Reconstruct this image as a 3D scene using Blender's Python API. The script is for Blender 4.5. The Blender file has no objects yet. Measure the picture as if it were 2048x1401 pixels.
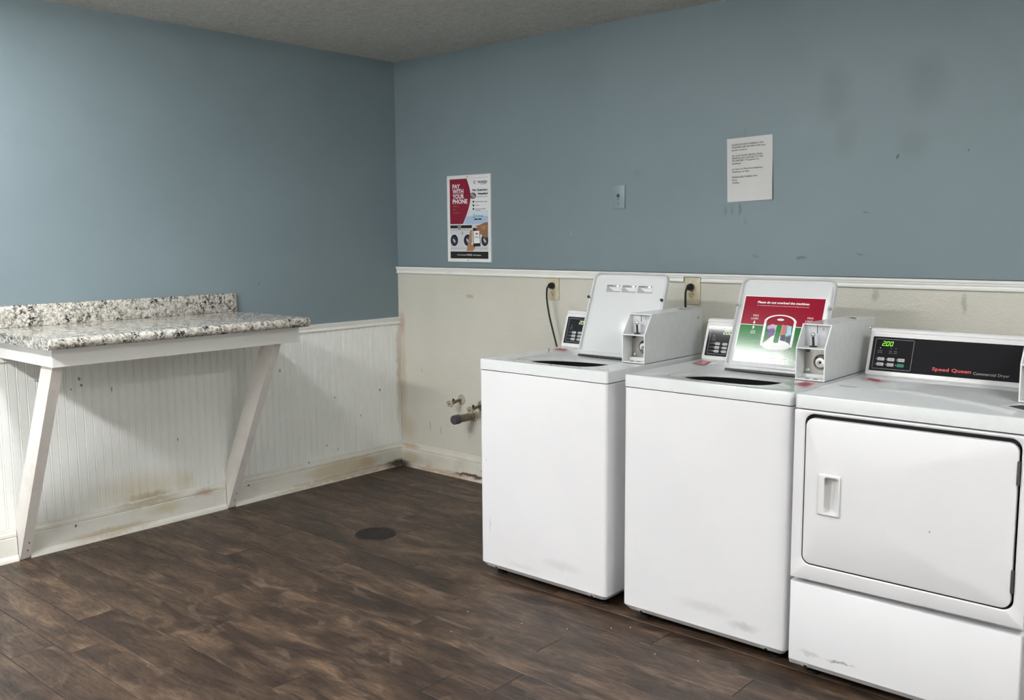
import bpy, bmesh, math, random
from mathutils import Matrix, Vector
random.seed(7)
C = bpy.context.scene.collection
PI = math.pi

# ------------------------------------------------------------------ camera
cd = bpy.data.cameras.new('camera'); cam = bpy.data.objects.new('camera', cd); C.objects.link(cam)
yaw, pit, rol, FPX = 0.71967, -0.12070, -0.006917, 1883.32
fw = Vector((-math.sin(yaw)*math.cos(pit), math.cos(yaw)*math.cos(pit), math.sin(pit)))
rt = Vector((math.cos(yaw), math.sin(yaw), 0)); up = rt.cross(fw)
r2 = rt*math.cos(rol) + up*math.sin(rol); u2 = up*math.cos(rol) - rt*math.sin(rol)
cam.matrix_world = Matrix(((r2.x, u2.x, -fw.x, 4.3954), (r2.y, u2.y, -fw.y, -3.9478), (r2.z, u2.z, -fw.z, 1.4367), (0, 0, 0, 1)))
cd.sensor_fit = 'HORIZONTAL'; cd.sensor_width = 36.0; cd.lens = FPX/2048*36.0
cd.clip_start = 0.05; cd.clip_end = 60
bpy.context.scene.camera = cam

# ------------------------------------------------------------------ world, exposure, lamp strengths
w = bpy.data.worlds.new('world'); bpy.context.scene.world = w; w.use_nodes = True
w.node_tree.nodes['Background'].inputs[0].default_value = (0.8, 0.9, 1.0, 1)
w.node_tree.nodes['Background'].inputs[1].default_value = 0.0
vs = bpy.context.scene.view_settings
vs.view_transform = 'Standard'; vs.look = 'None'; vs.gamma = 1.0; vs.use_curve_mapping = False
vs.exposure = 0.25
# ceiling lamps: (centre x, centre y, length x, length y, emission)
LAMPS = [(1.06, -2.74, 1.20, 0.12, 66.0), (2.62, -2.05, 0.22, 1.20, 7.0), (1.55, -4.30, 1.20, 0.22, 122.0), (4.95, -2.50, 0.22, 1.20, 54.0)]
LAMP_COL = (1.0, 0.995, 0.985)

H = 2.484; RX = 5.3; RY = -5.3

# ------------------------------------------------------------------ material helpers
def lin(c):
    return tuple(((v/255.0)/12.92 if v/255.0 <= 0.04045 else ((v/255.0+0.055)/1.055)**2.4) for v in c)
def rgba(c): return (*lin(c), 1.0)
class NT:
    def __init__(s, name):
        s.m = bpy.data.materials.new(name); s.m.use_nodes = True
        s.t = s.m.node_tree; s.b = s.t.nodes['Principled BSDF']
    def n(s, kind, **kw):
        nd = s.t.nodes.new(kind)
        for k, v in kw.items(): setattr(nd, k, v)
        return nd
    def l(s, a, b): s.t.links.new(a, b)
    def set(s, **kw):
        for k, v in kw.items(): s.b.inputs[k].default_value = v
    def pos(s): return s.n('ShaderNodeNewGeometry').outputs['Position']
    def scaled(s, vec, sc, off=None):
        mp = s.n('ShaderNodeMapping'); mp.inputs['Scale'].default_value = sc
        s.l(vec, mp.inputs['Vector'])
        if off is not None: s.l(off, mp.inputs['Location'])
        return mp.outputs[0]
    def noise(s, vec, scale, detail=4, rough=0.55, dist=0.0):
        nd = s.n('ShaderNodeTexNoise'); nd.inputs['Scale'].default_value = scale
        nd.inputs['Detail'].default_value = detail; nd.inputs['Roughness'].default_value = rough
        nd.inputs['Distortion'].default_value = dist
        s.l(vec, nd.inputs['Vector']); return nd
    def ramp(s, fac, stops, interp='LINEAR'):
        r = s.n('ShaderNodeValToRGB'); r.color_ramp.interpolation = interp
        e = r.color_ramp.elements
        while len(e) < len(stops): e.new(0.5)
        for i, (p, c) in enumerate(stops):
            e[i].position = p; e[i].color = c if len(c) == 4 else (*c, 1)
        s.l(fac, r.inputs[0]); return r.outputs[0]
    def mrange(s, v, a, b, c=0.0, d=1.0, smooth=False):
        m = s.n('ShaderNodeMapRange'); m.interpolation_type = 'SMOOTHSTEP' if smooth else 'LINEAR'
        for i, x in enumerate((a, b, c, d)): m.inputs[i+1].default_value = x
        s.l(v, m.inputs[0]); return m.outputs[0]
    def math(s, op, a, b=None):
        m = s.n('ShaderNodeMath', operation=op)
        for i, x in enumerate((a, b)):
            if x is None: continue
            if isinstance(x, (int, float)): m.inputs[i].default_value = x
            else: s.l(x, m.inputs[i])
        return m.outputs[0]
    def mix(s, fac, a, b, mode='MIX'):
        m = s.n('ShaderNodeMix', data_type='RGBA', blend_type=mode)
        for i, x in ((0, fac), (6, a), (7, b)):
            if isinstance(x, (int, float)): m.inputs[i].default_value = x
            elif isinstance(x, tuple): m.inputs[i].default_value = x
            else: s.l(x, m.inputs[i])
        return m.outputs[2]
    def bump(s, h, strength, dist=0.01):
        b = s.n('ShaderNodeBump'); b.inputs['Strength'].default_value = strength; b.inputs['Distance'].default_value = dist
        s.l(h, b.inputs['Height']); s.l(b.outputs[0], s.b.inputs['Normal'])
    def stains(s, base, blobs, warp=0.03, wscale=14.0):
        """soft-edged marks with a place of their own: (centre, radius, colour, strength, hardness)"""
        p = s.pos()
        nz = s.noise(p, wscale, 5, 0.65)
        sub = s.n('ShaderNodeVectorMath', operation='SUBTRACT'); s.l(nz.outputs['Color'], sub.inputs[0]); sub.inputs[1].default_value = (0.5, 0.5, 0.5)
        scl = s.n('ShaderNodeVectorMath', operation='SCALE'); s.l(sub.outputs[0], scl.inputs[0]); scl.inputs['Scale'].default_value = warp*2
        add = s.n('ShaderNodeVectorMath', operation='ADD'); s.l(p, add.inputs[0]); s.l(scl.outputs[0], add.inputs[1])
        for c, r, col, st, hard in blobs:
            a = s.n('ShaderNodeVectorMath', operation='SUBTRACT'); s.l(add.outputs[0], a.inputs[0]); a.inputs[1].default_value = c
            d = s.n('ShaderNodeVectorMath', operation='DIVIDE'); s.l(a.outputs[0], d.inputs[0]); d.inputs[1].default_value = r
            ln = s.n('ShaderNodeVectorMath', operation='LENGTH'); s.l(d.outputs[0], ln.inputs[0])
            f = s.mrange(ln.outputs['Value'], 1.0, hard, 0.0, st, True)
            base = s.mix(f, base, rgba(col))
        return base
def simple(name, c, rough=0.5, metal=0.0, spec=0.5, coat=0.0, emit=0.0, noise=0.0, bump=0.0, bscale=200):
    t = NT(name); t.set(**{'Base Color': rgba(c), 'Roughness': rough, 'Metallic': metal, 'Specular IOR Level': spec, 'Coat Weight': coat})
    if noise:
        nz = t.noise(t.pos(), 30, 4)
        k = t.mix(t.mrange(nz.outputs[0], 0.3, 0.7), rgba(tuple(v*(1-noise) for v in c)), rgba(c))
        t.l(k, t.b.inputs['Base Color'])
    if bump:
        t.bump(t.noise(t.pos(), bscale, 2).outputs[0], bump, 0.002)
    if emit:
        t.b.inputs['Emission Color'].default_value = rgba(c); t.b.inputs['Emission Strength'].default_value = emit
    return t.m
M = {}
# --- blue wall paint, with the back wall's scuffs and patches
def blue(name, blobs):
    t = NT(name); p = t.pos()
    nz = t.noise(p, 1.3, 3); n2 = t.noise(p, 9, 5)
    c = t.mix(t.mrange(nz.outputs[0], 0.35, 0.65), rgba((116, 131, 138)), rgba((121, 136, 143)))
    c = t.mix(t.mrange(n2.outputs[0], 0.4, 0.75, 0, 0.25), c, rgba((124, 138, 145)))
    c = t.stains(c, blobs)
    t.l(c, t.b.inputs['Base Color'])
    t.set(Roughness=0.5); t.b.inputs['Specular IOR Level'].default_value = 0.35
    t.bump(t.noise(p, 260, 3).outputs[0], 0.12, 0.002)
    return t.m
M['blue_left'] = blue('blue_wall_paint_left', [((0, -1.0, 1.195), (1, 0.004, 0.012), (70, 80, 85), 0.7, 0.3)])
dk = (107, 121, 126)
M['blue_back'] = blue('blue_wall_paint_back', [
    ((2.75, 0, 2.02), (0.10, 1, 0.17), dk, 0.55, 0.2), ((3.12, 0, 2.03), (0.11, 1, 0.18), dk, 0.55, 0.2), ((2.80, 0, 1.83), (0.07, 1, 0.10), dk, 0.5, 0.2), ((3.08, 0, 1.80), (0.09, 1, 0.09), dk, 0.5, 0.2),
    ((2.60, 0, 1.93), (0.09, 1, 0.14), (124, 138, 145), 0.5, 0.1),
    ((2.245, 0, 1.545), (0.012, 1, 0.03), (92, 108, 100), 0.7, 0.1), ((2.28, 0, 1.545), (0.014, 1, 0.03), (96, 112, 102), 0.7, 0.1), ((2.32, 0, 1.55), (0.012, 1, 0.045), (88, 100, 94), 0.75, 0.1), ((2.35, 0, 1.50), (0.01, 1, 0.02), (100, 114, 108), 0.6, 0.1),
    ((1.765, 0, 1.735), (0.035, 1, 0.025), (112, 126, 132), 0.5, 0.3), ((2.34, 0, 1.90), (0.012, 1, 0.05), (108, 128, 124), 0.5, 0.2),
    ((3.02, 0, 1.745), (0.008, 1, 0.014), (60, 72, 74), 0.8, 0.4), ((3.28, 0, 1.76), (0.006, 1, 0.007), (60, 72, 74), 0.8, 0.4), ((2.90, 0, 1.52), (0.022, 1, 0.006), (84, 98, 100), 0.7, 0.4), ((2.62, 0, 1.33), (0.03, 1, 0.012), (76, 90, 92), 0.6, 0.3),
    ((2.88, 0, 1.35), (0.018, 1, 0.005), (84, 98, 100), 0.7, 0.4), ((2.40, 0, 1.34), (0.03, 1, 0.012), (96, 108, 108), 0.5, 0.3), ((1.35, 0, 1.45), (0.012, 1, 0.012), (142, 158, 165), 0.4, 0.3), ((0.46, 0, 1.38), (0.006, 1, 0.008), (90, 104, 108), 0.7, 0.4)])
# --- cream painted lower back wall
t = NT('cream_painted_plaster'); p = t.pos()
c = t.mix(t.mrange(t.noise(p, 2.2, 4).outputs[0], 0.35, 0.7), rgba((206, 204, 194)), rgba((198, 196, 184)))
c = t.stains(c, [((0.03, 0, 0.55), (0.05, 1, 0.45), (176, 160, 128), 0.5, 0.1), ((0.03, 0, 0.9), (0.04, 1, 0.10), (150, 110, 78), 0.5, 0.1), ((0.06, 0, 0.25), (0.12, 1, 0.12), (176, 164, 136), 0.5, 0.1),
                 ((0.62, 0, 1.09), (0.045, 1, 0.014), (168, 152, 122), 0.7, 0.2), ((0.27, 0, 0.28), (0.008, 1, 0.05), (120, 116, 104), 0.6, 0.2), ((0.36, 0, 0.27), (0.006, 1, 0.03), (120, 116, 104), 0.6, 0.2), ((0.20, 0, 0.62), (0.01, 1, 0.01), (130, 126, 112), 0.5, 0.3),
                 ((2.95, 0, 1.18), (0.02, 1, 0.04), (150, 150, 140), 0.6, 0.2), ((3.3, 0, 1.16), (0.015, 1, 0.06), (140, 140, 130), 0.6, 0.2)], 0.02, 20)
t.l(c, t.b.inputs['Base Color']); t.set(Roughness=0.45)
t.bump(t.noise(p, 95, 3).outputs[0], 0.45, 0.004); M['cream'] = t.m
# --- white woodwork with dirt
def whitewood(name, base, blobs, rough=0.4, dirt=(168, 156, 132), dirtamt=0.25, bump=0.1):
    t = NT(name); p = t.pos()
    nz = t.noise(p, 6, 6, 0.65); n2 = t.noise(p, 42, 4, 0.7)
    c = t.mix(t.mrange(nz.outputs[0], 0.5, 0.78, 0, dirtamt), rgba(base), rgba(dirt))
    c = t.mix(t.mrange(n2.outputs[0], 0.62, 0.8, 0, dirtamt*1.2), c, rgba((140, 128, 108)))
    if blobs: c = t.stains(c, blobs, 0.025, 18)
    t.l(c, t.b.inputs['Base Color']); t.set(Roughness=rough)
    t.bump(n2.outputs[0], bump, 0.003)
    return t.m
M['bead'] = whitewood('white_beadboard_paint', (236, 238, 235), [
    ((0, -1.74, 0.20), (1, 0.42, 0.13), (206, 196, 164), 0.6, 0.0), ((0, -1.70, 0.16), (1, 0.16, 0.03), (160, 138, 96), 0.6, 0.1), ((0, -1.50, 0.19), (1, 0.08, 0.09), (200, 192, 160), 0.5, 0.1),
    ((0, -2.0, 0.76), (1, 0.010, 0.012), (70, 66, 60), 0.9, 0.4), ((0, -2.01, 0.79), (1, 0.008, 0.009), (80, 76, 68), 0.8, 0.4), ((0, -2.05, 0.74), (1, 0.005, 0.007), (90, 86, 76), 0.8, 0.4), ((0, -1.86, 0.72), (1, 0.004, 0.028), (96, 90, 78), 0.7, 0.3),
    ((0, -0.90, 0.70), (1, 0.010, 0.012), (120, 120, 110), 0.8, 0.4), ((0, -0.52, 0.50), (1, 0.006, 0.007), (60, 60, 56), 0.9, 0.5), ((0, -0.18, 0.50), (1, 0.006, 0.016), (90, 88, 82), 0.8, 0.4), ((0, -0.33, 0.36), (1, 0.005, 0.014), (90, 88, 82), 0.8, 0.4), ((0, -0.60, 0.22), (1, 0.007, 0.008), (70, 70, 64), 0.8, 0.4), ((0, -0.51, 0.19), (1, 0.006, 0.012), (90, 88, 80), 0.8, 0.4),
    ((0, -1.53, 0.42), (1, 0.004, 0.006), (70, 70, 64), 0.8, 0.4), ((0, -0.02, 0.6), (1, 0.03, 0.5), (170, 150, 120), 0.6, 0.1), ((0, -2.20, 0.80), (1, 0.016, 0.004), (90, 88, 82), 0.8, 0.4)], 0.4, dirtamt=0.05, bump=0.06)
M['trimwhite'] = whitewood('white_trim_paint', (232, 233, 229), None, 0.38, dirtamt=0.12)
M['base_left'] = whitewood('stained_baseboard_paint_left', (222, 221, 213), [
    ((0, -1.70, 0.13), (1, 0.26, 0.03), (150, 128, 84), 0.65, 0.1), ((0, -1.62, 0.08), (1, 0.14, 0.05), (190, 180, 140), 0.6, 0.1), ((0, -1.9, 0.03), (1, 0.3, 0.03), (170, 150, 112), 0.6, 0.2), ((0, -1.40, 0.12), (1, 0.09, 0.03), (170, 140, 112), 0.7, 0.2),
    ((0, -0.48, 0.075), (1, 0.33, 0.055), (206, 192, 164), 0.75, 0.6), ((0, -0.30, 0.07), (1, 0.10, 0.05), (198, 172, 146), 0.6, 0.2), ((0, -0.4, 0.02), (1, 0.9, 0.022), (170, 140, 104), 0.6, 0.2), ((0, -0.05, 0.02), (1, 0.14, 0.035), (62, 50, 40), 0.95, 0.3), ((0, -0.73, 0.145), (1, 0.008, 0.008), (40, 36, 32), 0.9, 0.5),
    ((0, -1.14, 0.10), (1, 0.007, 0.007), (60, 56, 50), 0.9, 0.5), ((0, -2.07, 0.10), (1, 0.006, 0.006), (50, 46, 40), 0.9, 0.5)], 0.42, dirtamt=0.28)
M['base_back'] = whitewood('stained_baseboard_paint_back', (212, 209, 198), [
    ((0.10, 0, 0.135), (0.12, 1, 0.02), (186, 148, 116), 0.7, 0.2), ((0.10, 0, 0.06), (0.16, 1, 0.05), (176, 158, 130), 0.6, 0.2), ((0.03, 0, 0.01), (0.12, 1, 0.04), (52, 42, 36), 0.95, 0.3), ((0.62, 0, 0.028), (0.20, 1, 0.012), (70, 44, 34), 0.95, 0.4), ((0.4, 0, 0.015), (0.4, 1, 0.018), (170, 138, 110), 0.7, 0.2), ((0.70, 0, 0.07), (0.006, 1, 0.006), (60, 56, 50), 0.9, 0.5)], 0.42, dirtamt=0.4)
M['counterwood'] = whitewood('white_counter_wood_paint', (236, 236, 233), None, 0.42, dirtamt=0.06, bump=0.05)
M['bracewood'] = whitewood('white_brace_paint', (230, 226, 222), [((0.05, -2.31, 0.11), (1, 1, 0.006), (50, 46, 40), 0.0, 0.4)], 0.45, (150, 138, 128), 0.30)
# --- ceiling
t = NT('textured_white_ceiling'); p = t.pos()
sv = t.scaled(p, (20, 34, 1)); nz = t.noise(sv, 1.3, 8, 0.72, 1.6); n2 = t.noise(p, 120, 5, 0.75)
c = t.mix(t.mrange(nz.outputs[0], 0.38, 0.62), rgba((228, 227, 219)), rgba((255, 255, 250)))
c = t.mix(t.mrange(n2.outputs[0], 0.32, 0.46, 0.5, 0), c, rgba((180, 179, 171)))
t.l(c, t.b.inputs['Base Color']); t.set(Roughness=0.85)
t.bump(t.math('ADD', t.math('MULTIPLY', nz.outputs[0], 1.4), n2.outputs[0]), 1.0, 0.016); M['ceiling'] = t.m
# --- floor planks
t = NT('dark_brown_vinyl_plank'); p = t.pos()
oi = t.n('ShaderNodeObjectInfo'); rnd = oi.outputs['Random']
cmb = t.n('ShaderNodeCombineXYZ')
for i, k in enumerate((37.0, 91.0, 13.0)): t.l(t.math('MULTIPLY', rnd, k), cmb.inputs[i])
sv = t.scaled(p, (1.5, 5.0, 1.0), cmb.outputs[0])
big = t.noise(sv, 1.7, 7, 0.62, 0.9)
sv2 = t.scaled(p, (7.0, 60.0, 1.0), cmb.outputs[0]); grain = t.noise(sv2, 1.7, 6, 0.72, 1.0)
sv3 = t.scaled(p, (3.4, 7.0, 1.0), cmb.outputs[0]); blot = t.noise(sv3, 1.5, 6, 0.68, 1.4)
c = t.ramp(big.outputs[0], [(0.27, lin((42, 33, 28))), (0.44, lin((66, 52, 43))), (0.57, lin((92, 74, 60))), (0.71, lin((130, 107, 88)))])
c = t.mix(t.mrange(grain.outputs[0], 0.38, 0.66, 0, 0.75), c, t.mix(1.0, c, rgba((140, 128, 120)), 'MULTIPLY'))
c = t.mix(t.mrange(blot.outputs[0], 0.54, 0.70, 0, 0.50), c, rgba((128, 108, 92)))
c = t.mix(t.mrange(blot.outputs[0], 0.44, 0.28, 0, 0.6), c, rgba((40, 33, 29)))
sv4 = t.scaled(p, (16.0, 150.0, 1.0), cmb.outputs[0]); fine = t.noise(sv4, 1.8, 4, 0.7)
c = t.mix(t.mrange(fine.outputs[0], 0.42, 0.64, 0, 0.6), c, t.mix(1.0, c, rgba((158, 150, 144)), 'MULTIPLY'))
c = t.mix(t.mrange(fine.outputs[0], 0.60, 0.74, 0, 0.25), c, rgba((130, 114, 100)))
tone = t.mrange(rnd, 0, 1, 0.76, 1.06)
hs = t.n('ShaderNodeHueSaturation'); t.l(tone, hs.inputs['Value']); t.l(c, hs.inputs['Color']); hs.inputs['Saturation'].default_value = 1.0
t.l(hs.outputs[0], t.b.inputs['Base Color'])
t.l(t.mrange(grain.outputs[0], 0.3, 0.7, 0.38, 0.56), t.b.inputs['Roughness']); t.b.inputs['Specular IOR Level'].default_value = 0.4
t.bump(t.math('ADD', grain.outputs[0], t.math('MULTIPLY', blot.outputs[0], 0.6)), 0.22, 0.002); M['plank'] = t.m
M['subfloor'] = simple('dark_plank_joint', (26, 22, 19), 0.9)
# --- speckled laminate counter
t = NT('speckled_granite_laminate'); p = t.pos()
def vor(scale, off):
    v = t.n('ShaderNodeTexVoronoi'); v.inputs['Scale'].default_value = scale
    nz = t.noise(p, scale*0.8, 2); mx = t.n('ShaderNodeVectorMath', operation='MULTIPLY_ADD')
    t.l(nz.outputs['Color'], mx.inputs[0]); mx.inputs[1].default_value = (0.03, 0.03, 0.03)
    ad = t.n('ShaderNodeVectorMath', operation='ADD'); t.l(p, ad.inputs[0]); ad.inputs[1].default_value = off
    t.l(ad.outputs[0], mx.inputs[2]); t.l(mx.outputs[0], v.inputs['Vector'])
    sp = t.n('ShaderNodeSeparateColor'); t.l(v.outputs['Color'], sp.inputs[0]); return sp.outputs[0]
v1 = vor(115, (0, 0, 0)); v2 = vor(105, (3, 5, 7)); cl = t.noise(p, 24, 4, 0.6)
c = t.ramp(v1, [(0.0, lin((190, 189, 184))), (0.20, lin((214, 212, 206))), (0.46, lin((232, 231, 227))), (0.74, lin((168, 167, 164))), (0.87, lin((150, 147, 138)))], 'CONSTANT')
dark = t.ramp(v2, [(0.0, (0, 0, 0)), (0.50, (0.55, 0.55, 0.55)), (0.70, (1, 1, 1))], 'CONSTANT')
amt = t.math('MULTIPLY', dark, t.mrange(cl.outputs[0], 0.41, 0.60))
c = t.mix(amt, c, rgba((38, 36, 38)))
c = t.mix(t.mrange(t.noise(p, 8, 3).outputs[0], 0.52, 0.72, 0, 0.22), c, rgba((150, 142, 124)))
c = t.mix(1.0, c, rgba((226, 224, 220)), 'MULTIPLY')
t.l(c, t.b.inputs['Base Color']); t.set(Roughness=0.13); M['granite'] = t.m
# --- appliance whites and the rest
def enamel(name, c, blobs=None, rough=0.28):
    t = NT(name); p = t.pos()
    nz = t.noise(p, 3, 3)
    k = t.mix(t.mrange(nz.outputs[0], 0.35, 0.65), rgba(c), rgba(tuple(v-3 for v in c)))
    if blobs: k = t.stains(k, blobs, 0.02, 40)
    t.l(k, t.b.inputs['Base Color']); t.set(Roughness=rough)
    t.bump(t.noise(p, 420, 2).outputs[0], 0.05, 0.001)
    return t.m
sc = (150, 150, 150)
M['enamel'] = enamel('white_appliance_enamel', (219, 219, 222), [
    ((1.775, -1.105, 0.22), (0.004, 1, 0.05), sc, 0.6, 0.3), ((1.755, -1.105, 0.50), (0.006, 1, 0.008), sc, 0.6, 0.3), ((2.16, -1.105, 0.13), (0.14, 1, 0.03), (196, 196, 194), 0.6, 0.1), ((1.95, -1.105, 0.08), (0.12, 1, 0.015), (200, 200, 198), 0.6, 0.1),
    ((2.80, -1.106, 0.13), (0.16, 1, 0.03), (194, 194, 192), 0.6, 0.1), ((2.95, -1.106, 0.10), (0.08, 1, 0.02), (170, 170, 168), 0.6, 0.1), ((2.345, -1.08, 0.925), (0.006, 0.006, 0.005), (20, 20, 20), 1.0, 0.5)])
M['enamel_dryer'] = enamel('white_dryer_enamel', (217, 217, 220), [((3.55, -1.142, 0.57), (0.004, 1, 0.004), (120, 120, 120), 0.8, 0.4), ((3.30, -1.142, 0.09), (0.06, 1, 0.006), (110, 110, 110), 0.7, 0.3), ((3.20, -1.142, 0.09), (0.05, 1, 0.012), (180, 180, 178), 0.7, 0.2)])
M['top'] = simple('white_glossy_top_enamel', (206, 209, 210), 0.07, noise=0.02)
M['kick'] = simple('grey_shaded_kick_enamel', (206, 206, 206), 0.35)
M['coinbox'] = simple('pale_grey_coin_box_enamel', (212, 215, 215), 0.20, noise=0.03)
M['inner'] = simple('grey_coin_box_inner', (188, 190, 194), 0.35)
M['lid'] = simple('white_lid_enamel', (204, 207, 208), 0.16)
M['plastic'] = simple('white_console_plastic', (212, 212, 212), 0.30)
M['panel'] = simple('black_control_panel', (26, 26, 30), 0.06, spec=0.4)
M['black'] = simple('black_rubber', (14, 14, 15), 0.5)
M['dark'] = simple('dark_tub_steel', (20, 20, 21), 0.5)
M['chrome'] = simple('polished_chrome', (205, 205, 203), 0.16, 1.0)
M['steel'] = simple('brushed_steel_plate', (176, 174, 168), 0.35, 0.9, noise=0.1)
M['gapshade'] = simple('dark_grey_door_gap_shade', (62, 62, 64), 0.6)  # shade of the dryer door gap, put into the colour
M['steeldark'] = simple('dark_steel_ring', (92, 90, 86), 0.3, 0.9)
M['hinge'] = simple('dull_grey_hinge', (86, 84, 80), 0.5, 0.6)
M['grey'] = simple('grey_print', (150, 152, 156), 0.5)
M['greystud'] = simple('grey_stud', (150, 152, 154), 0.4)
M['btn'] = simple('pale_grey_button', (176, 178, 178), 0.4)
M['btngreen'] = simple('green_start_button', (22, 120, 92), 0.4)
M['led'] = simple('lit_green_digits', (120, 225, 40), 0.5, emit=1.3)
M['leddim'] = simple('lit_pale_digits', (210, 230, 180), 0.5, emit=0.8)
M['red'] = simple('red_lettering', (196, 62, 62), 0.5)
M['white'] = simple('white_print', (236, 236, 236), 0.45)
M['crimson'] = simple('crimson_print', (138, 10, 40), 0.12, bump=0.035, bscale=230)
M['green'] = simple('green_print', (8, 108, 44), 0.12, bump=0.035, bscale=230)
M['stickerred'] = simple('red_sticker', (168, 40, 70), 0.35, noise=0.1)
M['stickerpink'] = simple('faded_pink_sticker', (206, 150, 160), 0.35, noise=0.15)
M['ink'] = simple('black_ink', (22, 22, 24), 0.5)
M['wine'] = simple('wine_print', (128, 20, 48), 0.35)
M['orange'] = simple('ochre_print', (168, 96, 44), 0.4)
M['sky1'] = simple('pale_blue_print', (206, 218, 230), 0.4)
M['sky2'] = simple('blue_print', (168, 192, 218), 0.4)
M['navy'] = simple('navy_print', (44, 50, 84), 0.4)
M['purple'] = simple('purple_print', (84, 62, 124), 0.3)
M['lilac'] = simple('lilac_print', (176, 150, 186), 0.3)
M['rust'] = simple('rust_print', (176, 82, 66), 0.3)
M['cyan'] = simple('light_blue_print', (150, 184, 200), 0.3)
M['skin'] = simple('tan_print', (164, 124, 92), 0.4)
M['skin2'] = simple('brown_print', (140, 102, 74), 0.4)
M['printgrey'] = simple('light_grey_print', (204, 206, 208), 0.4)
M['midgrey'] = simple('mid_grey_print', (128, 128, 130), 0.4)
M['paper'] = simple('white_paper', (200, 200, 200), 0.7)
M['framewhite'] = simple('white_frame', (224, 226, 226), 0.35)
M['posterwhite'] = simple('white_poster_print', (226, 228, 230), 0.3)
M['ivory'] = simple('ivory_outlet_plastic', (206, 198, 172), 0.4, noise=0.12)
M['almond'] = simple('aged_ivory_plastic', (190, 178, 146), 0.4, noise=0.1)
M['slot'] = simple('dark_slot', (24, 22, 20), 0.6)
M['plateblue'] = simple('blue_painted_plate', (126, 142, 150), 0.35)
M['valve'] = simple('painted_over_brass', (186, 178, 158), 0.45, noise=0.35, bump=0.3, bscale=120)
M['brass'] = simple('tarnished_brass', (128, 112, 88), 0.4, 0.5, noise=0.3)
M['pipe'] = simple('stained_drain_pipe', (140, 122, 98), 0.45, noise=0.35)
M['cap'] = simple('dark_grey_cap', (66, 66, 68), 0.45)
M['cast'] = simple('rusted_cast_iron', (40, 34, 31), 0.6, 0.3, noise=0.4, bump=0.6, bscale=160)
M['pit'] = simple('drain_hole', (8, 7, 7), 0.9)
M['metalhousing'] = simple('white_lamp_housing', (230, 230, 228), 0.5)
M['crumb'] = simple('pale_crumb', (190, 186, 180), 0.8)
t = NT('lamp_diffuser'); t.set(**{'Base Color': (0.9, 0.9, 0.9, 1), 'Roughness': 0.6}); t.b.inputs['Emission Color'].default_value = (*LAMP_COL, 1)
M['lampdiff'] = []
for i, L in enumerate(LAMPS):
    q = t.m if i == 0 else t.m.copy()
    q.node_tree.nodes['Principled BSDF'].inputs['Emission Strength'].default_value = L[4]
    M['lampdiff'].append(q)

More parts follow.
